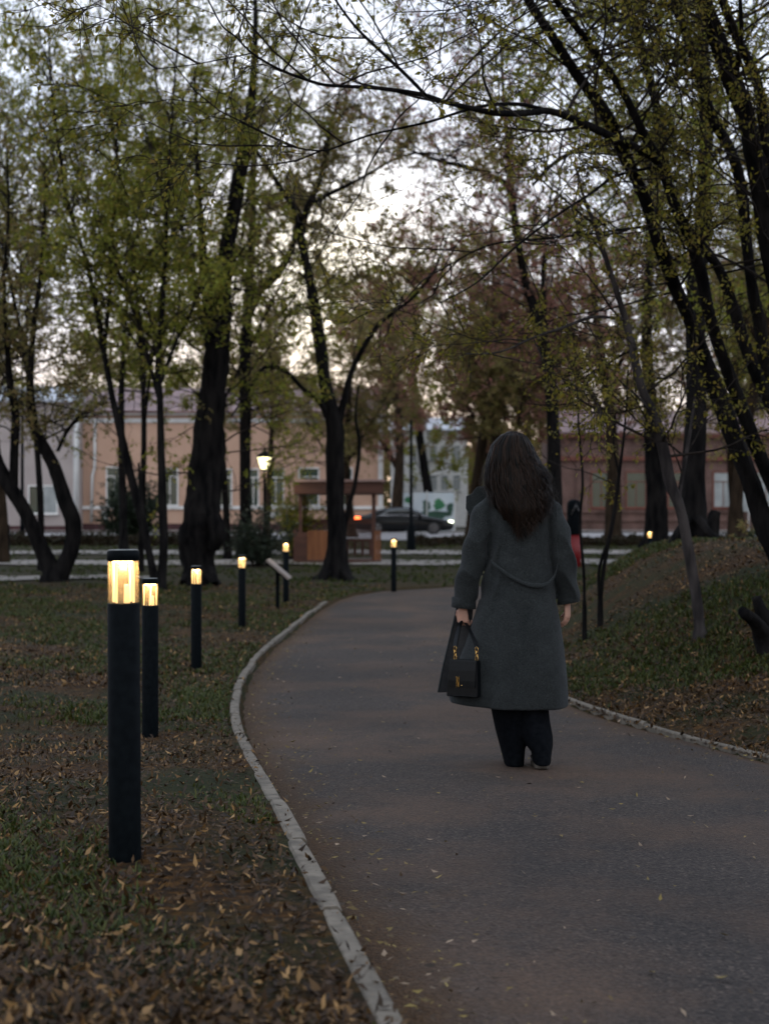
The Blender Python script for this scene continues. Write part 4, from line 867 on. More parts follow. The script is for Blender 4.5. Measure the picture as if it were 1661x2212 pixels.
# ------------------------------------------------------------------ sedan
M['carpaint'] = mat('black car paint', (.0025, .0032, .004), rough=.25, spec=.22, coat=.22)
M['carglass'] = mat('car window glass', (.006, .010, .010), rough=.04, spec=.8)
M['tyre'] = mat('tyre rubber', (.012, .012, .013), rough=.85); M['rim'] = mat('alloy rim', (.25, .25, .26), rough=.35, metal=.9)
M['chrome'] = mat('chrome', (.6, .6, .62), rough=.15, metal=1.0)
M['headlight'] = mat('lit headlight', (1, 1, .9), emit=5, ecol=(.92, 1.0, .68)); M['taillight'] = mat('lit tail light', (1, .1, .03), emit=5, ecol=(1.0, .13, .03))
Dc = 74.0; pc = P(874, 1154, Dc); zc = zg1(pc.x, Dc) + .03
car = empty('car', (pc.x, Dc, zc), 'black sedan with lit lights on the street, driving to the right', 'car')
def ring_car(x, zb, zt, w, n=5):
    r = .09; out = []
    pr = [(-w * .92, zb), (-w, zb + .16), (-w, zb + (zt - zb) * .55), (-w * .97, zt - .06), (-w * .88, zt)]
    return [Vector((x, y, z)) for y, z in pr] + [Vector((x, -y, z)) for y, z in pr[::-1]]
st = [(-2.50, .38, .78, .70), (-2.46, .30, .92, .80), (-2.2, .22, 1.0, .89), (-1.6, .20, 1.0, .92), (-.8, .19, .98, .93), (0, .18, .96, .93), (.7, .18, .95, .93), (1.1, .18, .93, .92), (1.6, .19, .86, .91), (2.1, .20, .77, .88), (2.38, .24, .68, .80), (2.52, .34, .58, .66)]
body = MB().loft([ring_car(*s_) for s_ in st]).build('body', M['carpaint'], car, True)
def ring_gh(x, zb, zt, wb, wt): return [Vector((x, y, z)) for y, z in ((-wb, zb), (-wt, zt - .05), (-wt * .8, zt), (wt * .8, zt), (wt, zt - .05), (wb, zb))]
gh = [(-2.05, .97, 1.0, .80, .78), (-1.5, .97, 1.22, .84, .70), (-.95, .97, 1.385, .86, .66), (-.3, .96, 1.43, .86, .65), (.2, .95, 1.40, .86, .65), (.75, .94, 1.20, .85, .70), (1.2, .90, .95, .82, .78)]
MB().loft([ring_gh(*s_) for s_ in gh]).build('roof', M['carpaint'], car, True)
for sgn in (-1, 1):
    b = MB(); q = [(-1.25, 1.02, .862), (-.85, 1.31, .74), (-.3, 1.355, .725), (.15, 1.33, .732), (.62, 1.16, .79), (.86, 1.02, .85)]
    top = [Vector((x, sgn * (y + .012), z)) for x, z, y in q]; bot = [Vector((x, sgn * .87, 1.015)) for x, z, y in q]
    b.loft([[a, c, c - Vector((0, sgn * .02, 0)), a - Vector((0, sgn * .02, 0))] for a, c in zip(top, bot)]); b.build('side_window', M['carglass'], car, True)
    MB().tube([(-1.35, sgn * .885, 1.0), (-.3, sgn * .885, 1.0), (.95, sgn * .875, .985)], .014, 6).build('chrome_trim', M['chrome'], car, True)
    MB().box((2.34, sgn * .66, .66), (.26, .22, .12), Matrix.Rotation(sgn * -.35, 3, 'Z'), .03).build('headlight', M['headlight'], car, True)
    MB().box((-2.40, sgn * .70, .86), (.30, .26, .13), Matrix.Rotation(sgn * .35, 3, 'Z'), .03).build('taillight', M['taillight'], car, True)
    MB().box((.78, sgn * .98, 1.0), (.14, .18, .11), None, .04).build('mirror', M['carpaint'], car, True)
    for wx_ in (-1.45, 1.48):
        w = MB().loft([[Vector((wx_ + r * math.cos(2 * PI * k / 28), sgn * y, .33 + r * math.sin(2 * PI * k / 28))) for k in range(28)] for r, y in ((.2, .72), (.31, .72), (.33, .76), (.33, .90), (.31, .94), (.23, .945))]).build('wheel', M['tyre'], car, True)
        b = MB(); b.loft([[Vector((wx_ + r * math.cos(2 * PI * k / 28), sgn * y, .33 + r * math.sin(2 * PI * k / 28))) for k in range(28)] for r, y in ((.225, .93), (.225, .952), (.19, .956), (.19, .945))])
        for k in range(5):
            a = 2 * PI * k / 5; b.box((wx_ + .1 * math.cos(a), sgn * .947, .33 + .1 * math.sin(a)), (.2, .02, .05), Matrix.Rotation(-a, 3, 'Y'))
        b.build('rim', M['rim'], w, False)

# ------------------------------------------------------------------ gazebo
M['wood'] = mat('orange stained planks', (.13, .045, .016), (.22, .085, .032), 6, .6, .3, 30, stretch=(1, 1, .12)); M['wood2'] = mat('dark red stained wood', (.050, .020, .014), (.085, .034, .024), 6, .65, .3, 30, stretch=(.2, 1, 1))
Dg = 38.0; gz0 = CZ - (1214 - CY) * Dg / F
gzb = empty('gazebo', (P(732, 1214, Dg).x, Dg, gz0), 'small stained wooden gazebo with half walls and a flat roof behind the forked tree', 'gazebo')
def gx(px): return P(px, 1100, Dg).x
def gzv(py): return CZ - (py - CY) * Dg / F
def gbox(b, px0, py0, px1, py1, y0, y1, bev=0.0): return b.box(((gx(px0) + gx(px1)) / 2, (y0 + y1) / 2, (gzv(py0) + gzv(py1)) / 2), (gx(px1) - gx(px0), y1 - y0, gzv(py0) - gzv(py1)), None, bev)
b = MB(); gbox(b, 634, 1211, 824, 1218, Dg, Dg + 2.1); b.build('floor', M['wood2'], gzb, False, True)
for px0 in (645, 803):
    for y in (Dg + .02, Dg + 1.98): b = MB(); gbox(b, px0, 1068, px0 + 7.5, 1211, y, y + .09, .01); b.build('post', M['wood2'], gzb, False, True)
b = MB(); gbox(b, 636, 1042, 828, 1067, Dg - .22, Dg + 2.35, .01)
b.build('roof', M['wood2'], gzb, False, True)
b = MB(); gbox(b, 632, 1036, 832, 1041.6, Dg - .3, Dg + 2.45, .01); b.build('roof_cover', mat('faded roof felt', (.20, .13, .12), (.28, .19, .18), 3, .8), gzb, False, True)
def planks(name, px0, py0, px1, py1, y, n, m):
    b = MB(); w = (px1 - px0) / n
    for k in range(n): gbox(b, px0 + k * w + .25, py0, px0 + (k + 1) * w - .25, py1, y + .004 * (k % 2), y + .03 + .004 * (k % 2))
    b.build(name, m, gzb, False, True)
planks('front_panel', 664, 1146, 714, 1210, Dg + .0, 9, M['wood']); planks('front_panel', 808, 1146, 823, 1210, Dg + .0, 3, M['wood'])
b = MB(); gbox(b, 634, 1144, 640, 1211, Dg, Dg + 2.0); b.build('side_panel', M['wood2'], gzb, False, True)
b = MB(); gbox(b, 640, 1150, 663.5, 1211, Dg + .01, Dg + .05); b.build('front_panel', M['wood2'], gzb, False, True)
b = MB(); gbox(b, 641, 1122, 803, 1133, Dg + 1.95, Dg + 2.02)
for k in range(28): gbox(b, 643 + k * 5.8, 1133, 645.6 + k * 5.8, 1205, Dg + 1.96, Dg + 2.0)
b.build('back_railing', M['wood2'], gzb, False, True)
b = MB(); gbox(b, 735, 1166, 800, 1171, Dg + 1.3, Dg + 1.8)
for k in range(8): gbox(b, 737 + k * 8.6, 1171, 740 + k * 8.6, 1206, Dg + 1.34, Dg + 1.4)
b.build('bench', M['wood2'], gzb, False, True)

# ------------------------------------------------------------------ street lamp, poles, board, pillar
Dl = 37.0; pl = P(571.5, 1220, Dl); zl = zg1(pl.x, Dl)
lamp = empty('street_lamp', (pl.x, Dl, zl), 'lit park street lamp with a glowing tapered lantern on a slim black pole', 'street lamp')
M['lantern'] = mat('lit lantern glass', (1, .95, .75), emit=3.6, ecol=(1.0, .88, .46))
zt = CZ - (1013 - CY) * Dl / F - zl; zu = CZ - (988 - CY) * Dl / F - zl
MB().lathe([(.10, -.1), (.10, .25), (.075, .3), (.07, .8), (.05, .86), (.038, 1.0), (.034, zt - .06), (.06, zt - .04), (.085, zt), (.001, zt)], 20).build('pole', M['black'], lamp, True)
MB().lathe([(.001, zt + .002), (.088, zt + .002), (.185, zu - .004), (.001, zu - .004)], 8).build('lantern', M['lantern'], lamp)
MB().lathe([(.001, zu), (.205, zu), (.21, zu + .02), (.13, zu + .10), (.05, zu + .15), (.03, zu + .2), (.02, zu + .27), (.001, zu + .28)], 8).build('lantern_roof', M['black'], lamp)
b = MB()
for k in range(8):
    a = 2 * PI * k / 8; b.tube([(.091 * math.cos(a), .091 * math.sin(a), zt), (.19 * math.cos(a), .19 * math.sin(a), zu)], .008, 5)
b.build('lantern_frame', M['black'], lamp)
l = bpy.data.lights.new('lamp', 'POINT'); l.energy = 45; l.color = (1, .88, .58); l.shadow_soft_size = .15
lo = bpy.data.objects.new('lamp', l); C.objects.link(lo); lo.parent = lamp; lo.location = (0, 0, zt - .12)
Dq = 46.5; pq = P(888, 1195, Dq); zq = zg1(pq.x, Dq)
pole = empty('pole', (pq.x, Dq, zq), 'slim dark pole with a thicker foot in front of the hood of the sedan', 'pole')
MB().lathe([(.15, -.1), (.15, .05), (.135, .8), (.06, .88), (.05, 2.7), (.045, 4.3), (.001, 4.32)], 16).build('shaft', M['black'], pole, True)
Dm = 66.0; pm = P(49, 768, Dm); zm = zg1(pm.x, Dm); hm = CZ - (768 - CY) * Dm / F - zm
sl2 = empty('street_lamp', (pm.x, Dm, zm), 'tall distant street lamp, its tiny warm light high among leaves at the left', 'street lamp')
MB().lathe([(.12, -.1), (.09, 1), (.05, hm - .12), (.001, hm - .1)], 12).build('pole', M['black'], sl2, True)
MB().ball((0, 0, hm), .13, 12).build('globe', lm, sl2, True)
Di = 21.4; pi_ = P(600, 1312, Di); zi = zg1(pi_.x, Di)
brd = empty('information_board', (pi_.x, Di, zi), 'slanted information board on a black post, seen edge on beside the path', 'information board')
hz = CZ - (1230 - CY) * Di / F - zi
MB().box((0, 0, hz / 2 - .08), (.055, .055, hz + .1), None, .006).build('post', M['black'], brd)
rot = Matrix.Rotation(math.atan2(40, 47), 3, 'Y')
MB().box((.02, 0, hz + .005), (.44, .62, .03), rot, .004).build('panel', mat('weathered board face', (.16, .13, .115), (.22, .185, .165), 6, .5), brd)
MB().box((.02 - .022 * math.sin(.7), 0, hz - .02), (.38, .55, .02), rot).build('bracket', M['black'], brd)
M['red'] = mat('red enamel', (.13, .004, .007), (.18, .008, .011), 4, .5)
Dr = 36.0; pr = P(1240, 1215, Dr); zr = zg1(pr.x, Dr); s_ = Dr / F
pil = empty('pillar', (pr.x, Dr, zr), 'round topped pillar, black above and red below, just right of the sleeve of the woman', 'pillar')
hh = CZ - (1078 - CY) * s_ - zr; hb = CZ - (1155 - CY) * s_ - zr
MB().lathe([(.001, -.05), (.17, -.05), (.17, hb - .002), (.001, hb - .002)], 24).build('base', M['red'], pil, True)
MB().lathe([(.001, hb), (.185, hb), (.19, hb + .02), (.19, hh - .16), (.17, hh - .08), (.11, hh - .02), (.001, hh)], 24).build('upper_part', M['black'], pil, True)
MB().tube([(.14, -.185, hb + .5), (.02, -.2, hh - .14), (-.1, -.185, hb + .5)], .012, 6).build('handle', M['rim'], pil, True)
for px, py, D_, hgt, lab in ((20, 1215, 42, .95, 'thin dark marker post on the grass at the far left edge'), (160, 1215, 42, 1.1, 'thin dark marker post right of the crooked V shaped tree'), (757, 1215, 38, .0, None)):
    if lab:
        q = P(px, py, D_); o = empty('post', (q.x, D_, zg1(q.x, D_)), lab, 'post'); MB().lathe([(.06, -.1), (.06, .02), (.035, .05), (.032, hgt), (.001, hgt + .02)], 12).build('shaft', M['black'], o, True)

# ------------------------------------------------------------------ the woman on the path
DPn = 7.3; SP = DPn / F; PX0 = P(1130, 1660, DPn); ZF = float(zpath(PX0.x, DPn)) + .012
OX = PX0.x
def q(px, py, y=0.0): return Vector(((px - CX) * SP - OX, y, (1660 - py) * SP))
def ell(py, l, r, hd, yc=0.0, n=36, e=2.3, zs=0.0):
    cx, hw = (l + r) / 2, (r - l) / 2; out = []
    for k in range(n):
        a = 2 * PI * k / n; ca, sa = math.cos(a), math.sin(a)
        x = math.copysign(abs(ca) ** (2 / e), ca) * hw; y = math.copysign(abs(sa) ** (2 / e), sa) * hd
        out.append(q(cx + x, py + zs * sa, yc + y))
    return out
M['skin'] = mat('skin', (.36, .20, .15), (.42, .24, .18), 30, .5, .1, 200, bdist=.001)
b = MB()
# trunk, neck and head
b.loft([ell(1330, 1068, 1186, .10, .01), ell(1280, 1062, 1192, .11, .01), ell(1230, 1078, 1178, .09, .0), ell(1170, 1068, 1186, .10, 0), ell(1115, 1066, 1180, .09, 0), ell(1095, 1080, 1166, .065, 0), ell(1072, 1098, 1145, .05, .0)])
b.loft([ell(1085, 1097, 1142, .055, .0), ell(1060, 1099, 1140, .05, .01), ell(1025, 1098, 1140, .055, .02)])
hc = q(1117, 990, .025)
b.ball(hc, (.073, .095, .108), 24); b.ball(hc + Vector((0, .03, -.055)), (.055, .068, .062), 20)          # skull, jaw
b.loft([[hc + Vector((w * math.cos(a), y, z + h_ * math.sin(a))) for a in [2 * PI * k / 10 for k in range(10)]] for y, z, w, h_ in ((.08, .005, .008, .01), (.118, -.02, .013, .012), (.108, -.034, .016, .008), (.085, -.036, .01, .006))])   # nose
for sx in (-1, 1):
    b.ball(hc + Vector((sx * .032, .089, .006)), (.014, .010, .008), 12); b.ball(hc + Vector((sx * .033, .092, .022)), (.02, .008, .006), 12)   # lids, brow
    b.ball(hc + Vector((sx * .075, .0, -.012)), (.010, .02, .03), 12); b.ball(hc + Vector((sx * .04, .07, -.035)), (.025, .022, .022), 12)    # ears, cheeks
b.ball(hc + Vector((0, .096, -.056)), (.024, .010, .006), 12); b.ball(hc + Vector((0, .094, -.066)), (.020, .011, .007), 12); b.ball(hc + Vector((0, .085, -.092)), (.02, .018, .016), 12)
# arms
LW, RW = q(1000, 1318, .03), q(1226, 1308, .03)
b.tube([q(1082, 1108, 0), q(1052, 1122, -.004), q(1020, 1210, -.024), LW], [.042, .042, .040, .028], 14)
b.tube([q(1160, 1108, 0), q(1186, 1122, -.004), q(1212, 1205, -.024), RW], [.042, .042, .040, .028], 14)
# legs
b.tube([q(1096, 1320, .01), q(1098, 1450, .02), q(1102, 1490, .03), q(1110, 1560, .03), q(1112, 1640, .04)], [.082, .058, .055, .052, .036], 16)
b.tube([q(1158, 1320, .0), q(1158, 1450, .0), q(1158, 1490, -.01), q(1160, 1560, -.05), q(1162, 1636, -.10)], [.082, .058, .055, .052, .036], 16)
def hand(w, down, back, curl, thumb_dir, sc=1.0):
    """palm plus four fingers and a thumb; down: pointing direction, back: normal of the back of the hand"""
    down, back = down.normalized(), (back - down * back.dot(down)).normalized(); side = down.cross(back)
    pl_ = []
    for t, wd, th in ((-.015, .024, .020), (.015, .030, .016), (.045, .037, .014), (.075, .038, .012), (.088, .034, .009)):
        c = w + down * t * sc; pl_.append([c + (side * math.cos(a) * wd + back * math.sin(a) * th) * sc for a in [2 * PI * k / 16 for k in range(16)]])
    b.loft(pl_)
    for j, (off, ln) in enumerate(((-.030, .068), (-.010, .076), (.010, .072), (.029, .058))):
        p = w + (down * .082 + side * off) * sc; d = down.copy(); pts = [p - down * .012 * sc]; a = 0
        for k, fr in enumerate((.45, .31, .24)):
            a += curl[k] * (1 + .06 * j); d = down * math.cos(a) - back * math.sin(a); pts.append(pts[-1] + d * ln * fr * sc * (1.12 if k == 0 else 1))
        b.tube(pts, [.0092 * sc, .0088 * sc, .0078 * sc, .0062 * sc], 10); b.ball(pts[-1], .0064 * sc, 8)
    p = w + (down * .022 + side * thumb_dir * .028) * sc; d = down * .75 + side * thumb_dir * .5 - back * .45
    pts = [p, p + d.normalized() * .036 * sc]; d2 = down * .85 - back * .7 + side * thumb_dir * .05; pts.append(pts[-1] + d2.normalized() * .03 * sc); pts.append(pts[-1] + (d2 - back * .3).normalized() * .024 * sc)
    b.tube(pts, [.0125 * sc, .0105 * sc, .0095 * sc, .007 * sc], 10); b.ball(pts[-1], .0072 * sc, 8)
hand(LW, Vector((.0, .03, -1)), Vector((-.55, -.8, 0)), (.55, 1.25, .9), 1, .92)
hand(RW, Vector((.03, .05, -1)), Vector((.9, -.45, 0)), (.25, .35, .3), -1, .92)
body = link('person', remeshed(b, .0034, 3), M['skin'], smooth=True)
body.location = (OX, DPn, ZF)
tag(body, 'woman in a long dark grey coat walking away down the path', 'person')

# coat
def wool():
    m = bpy.data.materials.new('dark grey wool'); m.use_nodes = True; nt = m.node_tree; N, L = nt.nodes.new, nt.links.new; p = nt.nodes['Principled BSDF']
    p.inputs['Roughness'].default_value = .95; p.inputs['Specular IOR Level'].default_value = .1; p.inputs['Sheen Weight'].default_value = .08; p.inputs['Sheen Roughness'].default_value = .5; p.inputs['Sheen Tint'].default_value = (.7, .72, .8, 1)
    tc = N('ShaderNodeTexCoord')
    n1 = N('ShaderNodeTexNoise'); n1.inputs['Scale'].default_value = 330; n1.inputs['Detail'].default_value = 3; L(tc.outputs['Object'], n1.inputs['Vector'])
    n2 = N('ShaderNodeTexNoise'); n2.inputs['Scale'].default_value = 9; n2.inputs['Detail'].default_value = 6; L(tc.outputs['Object'], n2.inputs['Vector'])
    r1 = N('ShaderNodeValToRGB'); e = r1.color_ramp.elements; e[0].position = .36; e[0].color = (.0070, .0094, .0102, 1); e[1].position = .70; e[1].color = (.040, .045, .047, 1); L(n1.outputs[0], r1.inputs[0])
    r2 = N('ShaderNodeValToRGB'); e = r2.color_ramp.elements; e[0].position = .35; e[0].color = (.8, .8, .8, 1); e[1].position = .65; e[1].color = (1.12, 1.12, 1.12, 1); L(n2.outputs[0], r2.inputs[0])
    mx = N('ShaderNodeMix'); mx.data_type = 'RGBA'; mx.blend_type = 'MULTIPLY'; mx.inputs[0].default_value = 1; L(r1.outputs[0], mx.inputs[6]); L(r2.outputs[0], mx.inputs[7]); L(mx.outputs[2], p.inputs['Base Color'])
    bp = N('ShaderNodeBump'); bp.inputs['Strength'].default_value = .5; bp.inputs['Distance'].default_value = .004; L(n1.outputs[0], bp.inputs['Height'])
    b2 = N('ShaderNodeBump'); b2.inputs['Strength'].default_value = .35; b2.inputs['Distance'].default_value = .03; L(n2.outputs[0], b2.inputs['Height']); L(bp.outputs[0], b2.inputs['Normal']); L(b2.outputs[0], p.inputs['Normal'])
    return m
M['wool'] = wool(); M['shaded_lining'] = mat('shade-black coat inside', (.008, .009, .012), (.016, .017, .020), 60, .6)
b = MB()
b.loft([ell(1526, 972, 1226, .205, .01, 48), ell(1500, 968, 1227, .205, .01, 48), ell(1450, 984, 1223, .195, .01, 48), ell(1400, 1004, 1217, .183, .01, 48), ell(1350, 1020, 1210, .168, .01, 48), ell(1300, 1036, 1200, .152, .008, 48), ell(1250, 1045, 1195, .142, .01, 48), ell(1200, 1050, 1190, .134, .008, 48), ell(1150, 1054, 1188, .128, .004, 48), ell(1112, 1052, 1188, .118, -.002, 48), ell(1090, 1056, 1180, .104, -.004, 48), ell(1074, 1070, 1168, .086, 0, 48), ell(1056, 1086, 1150, .072, .006, 48)])
b.tube([q(1092, 1090, -.008), q(1062, 1093, -.012), q(1044, 1110, -.018), q(1034, 1152, -.028), q(1024, 1202, -.034), q(1012, 1252, -.012), q(1002, 1306, .022)], [.044, .052, .055, .060, .064, .063, .060], 26)
b.tube([q(1146, 1090, -.008), q(1174, 1093, -.012), q(1192, 1110, -.018), q(1204, 1152, -.028), q(1212, 1202, -.034), q(1221, 1250, -.012), q(1229, 1298, .022)], [.044, .051, .054, .058, .061, .061, .057], 26)
# the front panel swings out at the left, its inside, coloured dark for shade, facing back
cm = remeshed(b, .006, 3)
for v in cm.vertices:      # soft folds
    z = v.co.z; x = v.co.x; y = v.co.y
    f = sst(1.0, .35, z); back = 1.0 if y < 0.02 else .3
    v.co.y += float(f) * back * (.013 * math.sin(21 * x + 3.1 * z) + .007 * math.sin(44 * x - 5 * z))
    v.co.y += (.022 * abs(math.sin(17 * z + 18 * abs(x - .02) + 1.3 * math.sin(23 * x))) - .011) * math.exp(-((z - 1.06) / .20) ** 2) * (1 if abs(x - .02) > .15 else .12)
    if abs(x) > .17 and z > .85: v.co.x += .006 * math.sin(38 * z + 14 * y)
    v.co.z -= .012 * float(sst(.45, .33, z)) * math.sin(5 * x + 1)
coat = link('coat', cm, M['wool'], body, smooth=True)
fl = [(1255, 1000, 1030), (1300, 992, 1026), (1350, 981, 1022), (1400, 969, 1015), (1450, 957, 1010), (1480, 951, 1008), (1507, 946, 1006)]
b = MB()
b.loft([[q(l, py, .12), q((l + r) / 2, py, .135), q(r, py, .12), q(r, py, .105), q((l + r) / 2, py, .118), q(l + 1.2, py, .106)] for py, l, r in fl]); b.build('front_panel', M['wool'], coat)
b = MB(); b.loft([[q(l + 4.5, py, .104), q((l + r) / 2, py, .110), q(r, py, .100), q(r, py, .097), q((l + r) / 2, py, .107), q(l + 4.5, py, .101)] for py, l, r in fl]); b.build('shaded_lining', M['shaded_lining'], coat)  # inner sheet of the panel, its black colour standing in for shade
def cuff(cx, py0, py1, hw, tilt, y):
    b = MB(); n = 28; prof = [(py0, hw * 1.0), (py0 + 1, hw * 1.07), (py1 - 1, hw * 1.10), (py1, hw * 1.02), (py1 - .5, hw * .86), (py0 + 2, hw * .86)]
    b.loft([[q(cx + h_ * math.cos(2 * PI * k / n), p_ + tilt * math.cos(2 * PI * k / n), y + h_ * SP * math.sin(2 * PI * k / n)) for k in range(n)] for p_, h_ in prof + prof[:1]], cap=False); b.build('cuff', M['wool'], coat, True)
cuff(1002, 1297, 1320, 24.5, 2, .025); cuff(1229, 1287, 1309, 22.5, -4, .025)
# drooping belt at the back
def bp_(px, py, off):
    yb = {1058: -.112, 1075: -.126, 1100: -.132, 1150: -.134, 1180: -.126, 1196: -.110}; ks = sorted(yb); return q(px, py, float(np.interp(px, ks, [yb[k] for k in ks])) - off)
bl = spline([(1056, 1222, 0), (1078, 1239, 0), (1100, 1254, 0), (1126, 1267, 0), (1150, 1272, 0), (1172, 1270, 0), (1186, 1259, 0), (1194, 1244, 0), (1198, 1230, 0)], 5)
b = MB(); b.loft([[bp_(x, y - 9, .004), bp_(x, y - 9, .012), bp_(x, y - 1, .017), bp_(x, y, .015), bp_(x, y, .004)] for x, y, _ in bl]); b.build('belt', M['wool'], coat, True)
# seam down the back of each sleeve, collar and lapel
for pts in ([(1066, 1092), (1056, 1120), (1060, 1160), (1064, 1205)], [(1178, 1092), (1190, 1130), (1186, 1180), (1180, 1215)]): pass
b = MB(); n = 40
b.loft([[q(1118 + hw * math.cos(2 * PI * k / n), py + 3 * math.sin(2 * PI * k / n), .0 + hw * SP * .85 * math.sin(2 * PI * k / n)) for k in range(n)] for py, hw in ((1060, 36), (1046, 35), (1044, 36.5), (1052, 41), (1074, 50), (1076, 48), (1066, 42), (1060, 36))], cap=False); b.build('collar', M['wool'], coat, True)
b = MB(); pl_ = [(1050, 1054), (1032, 1057), (1024, 1066), (1022, 1071), (1009, 1077), (1008, 1103), (1020, 1128), (1040, 1120), (1056, 1085)]
b.loft([[q(x, y, .055 + .0009 * (1056 - x)) for x, y in pl_], [q(x + .8, y + .4, .047 + .0009 * (1056 - x)) for x, y in pl_]]); b.build('lapel', M['wool'], coat)
# trousers
M['trouser'] = mat('black trouser cloth', (.0022, .003, .0042), (.005, .006, .008), 50, .9, .25, 24, bdist=.01, spec=.04)
b = MB()
def leg(rows):
    b.loft([[v + Vector((0, 0, 0)) for v in ell(py, l, r, hd, yc, 36, 2.2)] for py, l, r, hd, yc in rows])
leg([(1330, 1046, 1136, .13, .01), (1440, 1048, 1138, .125, .01), (1528, 1057, 1140, .118, .01), (1580, 1068, 1139, .112, .015), (1606, 1075, 1136, .108, .02), (1625, 1080, 1133, .106, .025), (1656, 1088, 1132, .104, .03), (1659, 1089, 1131, .10, .03)])
leg([(1330, 1108, 1198, .13, .0), (1440, 1106, 1192, .125, 0), (1528, 1106, 1182, .118, -.0), (1560, 1110, 1184, .112, -.02), (1592, 1120, 1189, .106, -.045), (1610, 1131, 1189, .102, -.06), (1624, 1142, 1187, .100, -.070), (1645, 1146, 1185, .099, -.088), (1647, 1147, 1184, .097, -.088)])
tm = remeshed(b, .0055, 2)
for v in tm.vertices:
    z, x, y = v.co; v.co.y += .008 * math.sin(34 * z + 26 * x) * float(sst(.36, .2, z)) + .005 * math.sin(60 * x + 11 * z); v.co.x += .004 * math.sin(45 * z + 10 * y)
link('trousers', tm, M['trouser'], body, smooth=True)
M['shoe'] = mat('black shoe leather', (.008, .008, .009), (.014, .014, .015), 30, .35); M['sole'] = mat('pale shoe sole', (.05, .042, .035), (.08, .068, .055), 20, .8)
for cx_, y0, lift, tip in ((1111, .10, .004, 0.0), (1164, -.048, .004, -.10)):
    b = MB(); rows = []
    for t, hw, ht in ((-.115, .022, .05), (-.10, .034, .075), (-.05, .036, .085), (.0, .036, .075), (.06, .044, .055), (.11, .040, .042), (.14, .022, .03)):
        x = (cx_ - CX) * SP - OX; z0 = lift + .016 + max(0, -t) * tip * -1; rows.append([Vector((x + hw * math.cos(a) * (1 if math.sin(a) > -.5 else 1), y0 + t, z0 + ht * .5 + ht * .5 * math.sin(a))) for a in [2 * PI * k / 18 for k in range(18)]])
    sh = b.loft(rows).build('shoe', M['shoe'], body, True)
    b = MB(); x = (cx_ - CX) * SP - OX; so = [(.02, -.112), (.034, -.09), (.034, 0), (.042, .06), (.038, .11), (.018, .14)]; out = [(w, t) for w, t in so] + [(-w, t) for w, t in so[::-1]]
    b.loft([[Vector((x + w, y0 + t, lift + dz + max(0, -t) * tip * -1)) for w, t in out] for dz in (0, .020)]); b.build('sole', M['sole'] if tip else M['shoe'], sh)
# hair: a core volume under many wavy locks
M['hair'] = bpy.data.materials.new('dark brown hair'); M['hair'].use_nodes = True
def hair_nodes():
    nt = M['hair'].node_tree; N, L = nt.nodes.new, nt.links.new; p = nt.nodes['Principled BSDF']; tc = N('ShaderNodeTexCoord'); mp = N('ShaderNodeMapping'); mp.inputs['Scale'].default_value = (1, 1, .16); L(tc.outputs['Object'], mp.inputs[0])
    ns = N('ShaderNodeTexNoise'); ns.inputs['Scale'].default_value = 55; ns.inputs['Detail'].default_value = 3; L(mp.outputs[0], ns.inputs['Vector']); g = N('ShaderNodeAttribute'); g.attribute_name = 'lock'
    ad = N('ShaderNodeMath'); ad.operation = 'MULTIPLY_ADD'; L(ns.outputs[0], ad.inputs[0]); ad.inputs[1].default_value = .35; L(g.outputs['Fac'], ad.inputs[2])
    r = N('ShaderNodeValToRGB'); e = r.color_ramp.elements; e[0].position = .35; e[0].color = (.0014, .0011, .0011, 1); e[1].position = 1.05; e[1].color = (.019, .0105, .0070, 1); L(ad.outputs[0], r.inputs[0]); L(r.outputs[0], p.inputs['Base Color']); p.inputs['Roughness'].default_value = .4; p.inputs['Specular IOR Level'].default_value = .08
hair_nodes()
_hr = [(936, 1099, 1113, .02, .0), (941, 1091, 1124, .045, .0), (951, 1078, 1136, .072, .0), (969, 1063, 1147, .092, .0), (990, 1057, 1154, .10, -.002), (1010, 1052, 1165, .102, -.006), (1030, 1050, 1178, .102, -.014), (1055, 1052, 1179, .10, -.03), (1080, 1060, 1182, .092, -.055), (1105, 1070, 1180, .078, -.084), (1128, 1078, 1173, .056, -.106), (1150, 1086, 1161, .040, -.120), (1178, 1098, 1146, .026, -.130)]
hr = np.array([(a_, (l_ + r_) / 2, (r_ - l_) / 2, d_, y_) for a_, l_, r_, d_, y_ in _hr])
def hrow(py): return [np.interp(py, hr[:, 0], hr[:, i]) for i in range(1, 5)]
b = MB(); b.loft([ell(py, c - w * .9, c + w * .9, d * .9, y, 32, 2.0) for py, c, w, d, y in hr[1:-2]]); b.build('hair', M['hair'], body, True)
hair = [o for o in body.children if o.name.startswith('hair')][0]
rs = np.random.RandomState(77); nS, K = 3800, 32; Vh = np.empty((nS, K, 2, 3)); lock = np.empty(nS)
